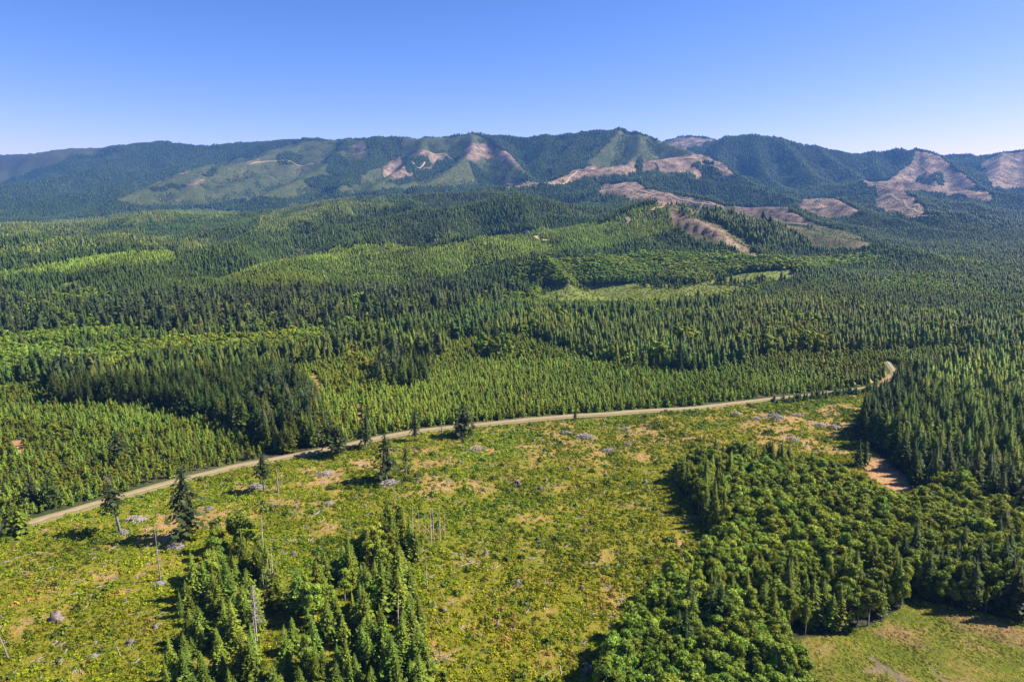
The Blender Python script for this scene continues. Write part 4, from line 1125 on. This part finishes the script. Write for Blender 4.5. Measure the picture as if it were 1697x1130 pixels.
snag(1172, 812, 775, 'pale trunk at the left edge of the broadleaf wood', 48, 4, wide=.014)
poles = [(439, 1004, 947), (445, 1007, 940), (452, 1009, 935), (454, 979, 905), (436, 908, 850), (719, 896, 840), (729, 896, 836), (737, 893, 850), (684, 890, 838), (715, 904, 842), (669, 1098, 1040), (688, 1096, 1036), (427, 1096, 1022), (660, 1040, 985), (694, 882, 845), (706, 896, 852), (432, 1030, 990), (680, 1060, 1010), (708, 975, 925), (448, 975, 925)]
for i, (a, b, c) in enumerate(poles):
    where = 'on the right side of the narrow grove' if a < 500 else ('in the row at the top of the broad grove' if b < 910 else 'at the right edge of the broad grove')
    o = snag(a, b, c, 'thin bare dead pole ' + where, 60 + i, 3, wide=.013, mat=M_DEAD, spread=.03, tilt=(0, random.uniform(-.03, .03)))
    o['group'] = 'dead poles ' + where
# scattered pale snags among the old conifers on the far left flats
for i in range(26):
    a, b = random.uniform(40, 330), random.uniform(512, 560)
    o = snag(a, b, b - random.uniform(16, 26), 'pale grey dead tree among the tall dark conifers at left', 90 + i, 26, wide=.022, spread=.22, mat=M_DEAD)
    o['group'] = 'dead trees in the old forest'

# ------------------------------------------------------------------ stumps, slash piles, logs
def stump_mesh(name, seed):
    rd = np.random.default_rng(seed); b = MB(); n = 11; V = []; F = []
    prof = [(-.15, 1.5), (.12, 1.05), (.45, .78), (1.0, .7)]
    w = 1 + rd.normal(0, .16, n); tops = rd.uniform(.75, 1.35, n)
    for j, (z, r) in enumerate(prof):
        for k in range(n):
            t = 6.283 * k / n; q = r * (1 + (w[k] - 1) * (2.2 if j < 2 else 1))
            V.append((math.cos(t) * q, math.sin(t) * q, z * (tops[k] if j == 3 else 1)))
    for j in range(3):
        for k in range(n): F.append((j * n + k, j * n + (k + 1) % n, (j + 1) * n + (k + 1) % n, (j + 1) * n + k))
    V.append((0, 0, .82))
    for k in range(n): F.append((3 * n + k, 3 * n + (k + 1) % n, 4 * n))
    b.add(V, F)
    for _ in range(6):
        a = rd.uniform(0, 6.28); l = rd.uniform(1.2, 2.2)
        b.add(*tube((math.cos(a) * .5, math.sin(a) * .5, .35), (math.cos(a) * l, math.sin(a) * l, rd.uniform(-.1, .25)), .22, .07, 5))
    return b.mesh(name, [M_STUMP])
STUMPS = [stump_mesh('stump_%d' % i, 1200 + i) for i in range(5)]
stumps = [(93, 1027, 2.3, 'large pale root stump in the lower left clearing'), (217, 1066, 1.3, 'grey upright stump left of the narrow grove'), (257, 1039, .8, 'small grey stump above the upright stump at left'),
 (857, 802, 1.8, 'broad grey stump in the middle of the upper clearing'), (905, 797, 1.1, 'grey stump just right of the broad stump'), (896, 811, 1.2, 'low dark stump below the broad stump'),
 (986, 804, 1.1, 'small square grey stump in the upper centre clearing'), (942, 777, 1.2, 'pale stump in the upper centre clearing'), (1070, 800, 1.4, 'tall grey stump left of the broadleaf wood'),
 (1075, 812, 1.0, 'dark stump just below the tall grey stump'), (955, 838, 1.1, 'dark brown stump in the middle of the clearing'), (970, 880, 1.1, 'grey stump in the centre of the clearing'),
 (806, 918, 1.2, 'pale upright stump right of the broad grove'), (858, 967, 1.4, 'dark grey stump in the lower centre clearing'), (1062, 998, 1.0, 'pale stump beside the wood in the lower clearing'),
 (974, 1110, 1.6, 'brown stump at the bottom of the clearing'), (825, 1036, .9, 'small pale stump low in the centre clearing'), (735, 1012, 1.1, 'weathered stump just right of the broad grove'),
 (487, 919, 1.2, 'dark stump between the two groves'), (491, 841, 1.0, 'grey stump left of centre above the groves'), (762, 767, 1.2, 'dark round stump below the roadside conifer'),
 (796, 776, 1.0, 'small stump right of the dark round stump'), (350, 842, .9, 'small stump right of the tallest conifer'), (852, 716, 1.2, 'dark stump close below the road'), (885, 731, 1.0, 'dark stump near the bare earth by the road'),
 (898, 731, 1.0, 'pale stump near the bare earth by the road'), (100, 1098, 1.0, 'small dark stump in the bottom left corner'), (605, 840, .9, 'small stump above the broad grove'), (62, 1097, .9, 'dark brown stump near the leaning snag'),
 (1135, 882, .9, 'pale stump at the left of the wood shade'), (905, 1005, .8, 'low stump in the lower right of the clearing'), (965, 975, 1.0, 'brown stump near the lying white log')]
for i, (a, b, s, lab) in enumerate(stumps):
    o = link('tree_stump', STUMPS[i % 5]); p = ground(a, b); o.location = p; s *= .8
    o.rotation_euler = (0, 0, rng.uniform(0, 6.28)); o.scale = (s, s, s * 1.25); tag(o, lab, 'stump', 'stumps left in the clearing')

def pile_mesh(name, seed, n=110):
    rd = np.random.default_rng(seed); b = MB()
    for _ in range(n):
        q = math.sqrt(rd.random()); t = rd.uniform(0, 6.28)
        c = np.array([math.cos(t) * q, math.sin(t) * q * .7, .75 * (1 - q) ** .8 * rd.uniform(.3, 1.0) + .02])
        a = rd.uniform(0, 6.28); l = rd.uniform(.12, .38); e = rd.normal(0, .22)
        d = np.array([math.cos(a), math.sin(a), e]) * l
        b.add(*tube(c - d, c + d, rd.uniform(.012, .04), rd.uniform(.008, .025), 5))
    return b.mesh(name, [M_DEAD])
PILES = [pile_mesh('pile_%d' % i, 1300 + i) for i in range(4)]
piles = [(226, 862, 5.5, 'pale slash pile right of the dead topped conifer'), (538, 786, 5.0, 'round grey slash pile below the road left of centre'), (425, 808, 5.0, 'dark grey slash pile at the foot of the thin conifer'),
 (970, 725, 6.5, 'long grey slash pile in the upper centre clearing'), (938, 718, 4.0, 'small slash pile left of the long grey pile'), (1037, 711, 3.8, 'small pale slash pile right of the long grey pile'), (1040, 737, 3.4, 'small slash pile above the wood edge'),
 (1008, 747, 4.0, 'low pale slash pile below the long grey pile'), (1218, 686, 4.6, 'pale slash pile nearest the road at right'), (1254, 694, 3.6, 'small slash pile, second of the right row'), (1283, 692, 7.0, 'large white slash pile in the right clearing'),
 (1322, 689, 4.5, 'pale slash pile right of the large white pile'), (1381, 709, 5.5, 'grey slash pile near the right conifer stand'), (1357, 705, 5.0, 'low spread slash pile left of the rightmost pile'), (292, 907, 4.5, 'pale slash heap at the foot of the tallest conifer'),
 (645, 802, 6.0, 'ring of slash at the foot of the lone conifer'), (1313, 728, 4.5, 'dark slash pile above the broadleaf wood'), (265, 968, 3.2, 'slash mound around the thin bare snag'), (205, 884, 4.0, 'slash litter around the dead topped conifer'),
 (790, 745, 5.5, 'scattered slash on bare earth right of the roadside conifer'), (545, 835, 3.0, 'small slash heap above the groves'), (155, 1088, 2.6, 'small white slash heap in the lower left clearing'), (345, 843, 3.0, 'small pale heap right of the tallest conifer')]
for i, (a, b, s, lab) in enumerate(piles):
    s *= .78; o = link('slash_pile', PILES[i % 4]); o.location = ground(a, b); o.rotation_euler = (0, 0, rng.uniform(-.5, .5)); o.scale = (s, s, s * .8)
    tag(o, lab, 'slash pile', 'slash piles in the clearing')

def log_mesh(name, seed):
    rd = np.random.default_rng(seed); b = MB()
    k = rd.normal(0, .02)
    b.add(*tube((-.5, 0, 0), (0, k, .01), .03, .026, 7)); b.add(*tube((0, k, .01), (.5, 0, 0), .026, .017, 7))
    for _ in range(3):
        x = rd.uniform(-.3, .45); a = rd.uniform(.3, 2.8)
        b.add(*tube((x, 0, 0), (x + .05, math.cos(a) * .09, math.sin(a) * .09), .009, .004, 4))
    return b.mesh(name, [M_DEAD])
LOGS = [log_mesh('log_%d' % i, 1400 + i) for i in range(4)]
cutP = [P for k, P in WZ if k == 'cut'][0]
spots = []
while len(spots) < 170:
    a, b = random.uniform(5, 1420), random.uniform(700, 1120)
    gx, gy, gz = ground(a, b)
    if KINDS[int(zone_of(np.array([gx]), np.array([gy]))[0][0])] == 'cut' and not near_road(np.array([gx]), np.array([gy]), 7)[0]:
        spots.append((a, b, gx, gy, gz))
for i, (a, b, gx, gy, gz) in enumerate(spots):
    o = link('fallen_log', LOGS[i % 4]); l = random.uniform(1.5, 6.0); t = random.choice((.7, .9, 1.2)) * 3.2 / l
    o.location = (gx, gy, gz + .25); o.rotation_euler = (0, random.uniform(-.06, .06), random.uniform(0, 6.28)); o.scale = (l, l * min(t, 1.4), l * min(t, 1.4))
    where = 'left of the groves' if a < 290 else ('right of the groves' if a > 700 else 'above and between the groves')
    sz = 'long' if l > 4.4 else ('short' if l < 2.8 else 'mid-length')
    where += ' close to the road' if b < 770 else (' at the bottom' if b > 1020 else (' in the lower clearing' if b > 900 else ' in the upper clearing'))
    tag(o, sz + ' weathered log lying ' + where, 'log', 'fallen logs in the clearing')

# ------------------------------------------------------------------ haze over the whole country
def box(name, x0, x1, y0, y1, z0, z1):
    V = [(x, y, z) for x in (x0, x1) for y in (y0, y1) for z in (z0, z1)]
    F = [(0, 1, 3, 2), (4, 6, 7, 5), (0, 4, 5, 1), (2, 3, 7, 6), (0, 2, 6, 4), (1, 5, 7, 3)]
    return mesh_from(name, V, F, [])
hz = box('haze', -9000, 9000, -400, 10000, float(TZ.min()) - 3, float(TZ.max()) + 60)
hm, hnt, hout = new_mat('haze_air')
pv = N(hnt, 'ShaderNodeVolumePrincipled')
pv.inputs['Color'].default_value = (.16, .42, 1.0, 1)
pv.inputs['Density'].default_value = 4.2e-5
pv.inputs['Anisotropy'].default_value = .1
L(hnt, pv.outputs[0], hout.inputs['Volume'])
hz.materials.append(hm)
tag(link('haze', hz), 'thin blue haze over the hills', kind='stuff')
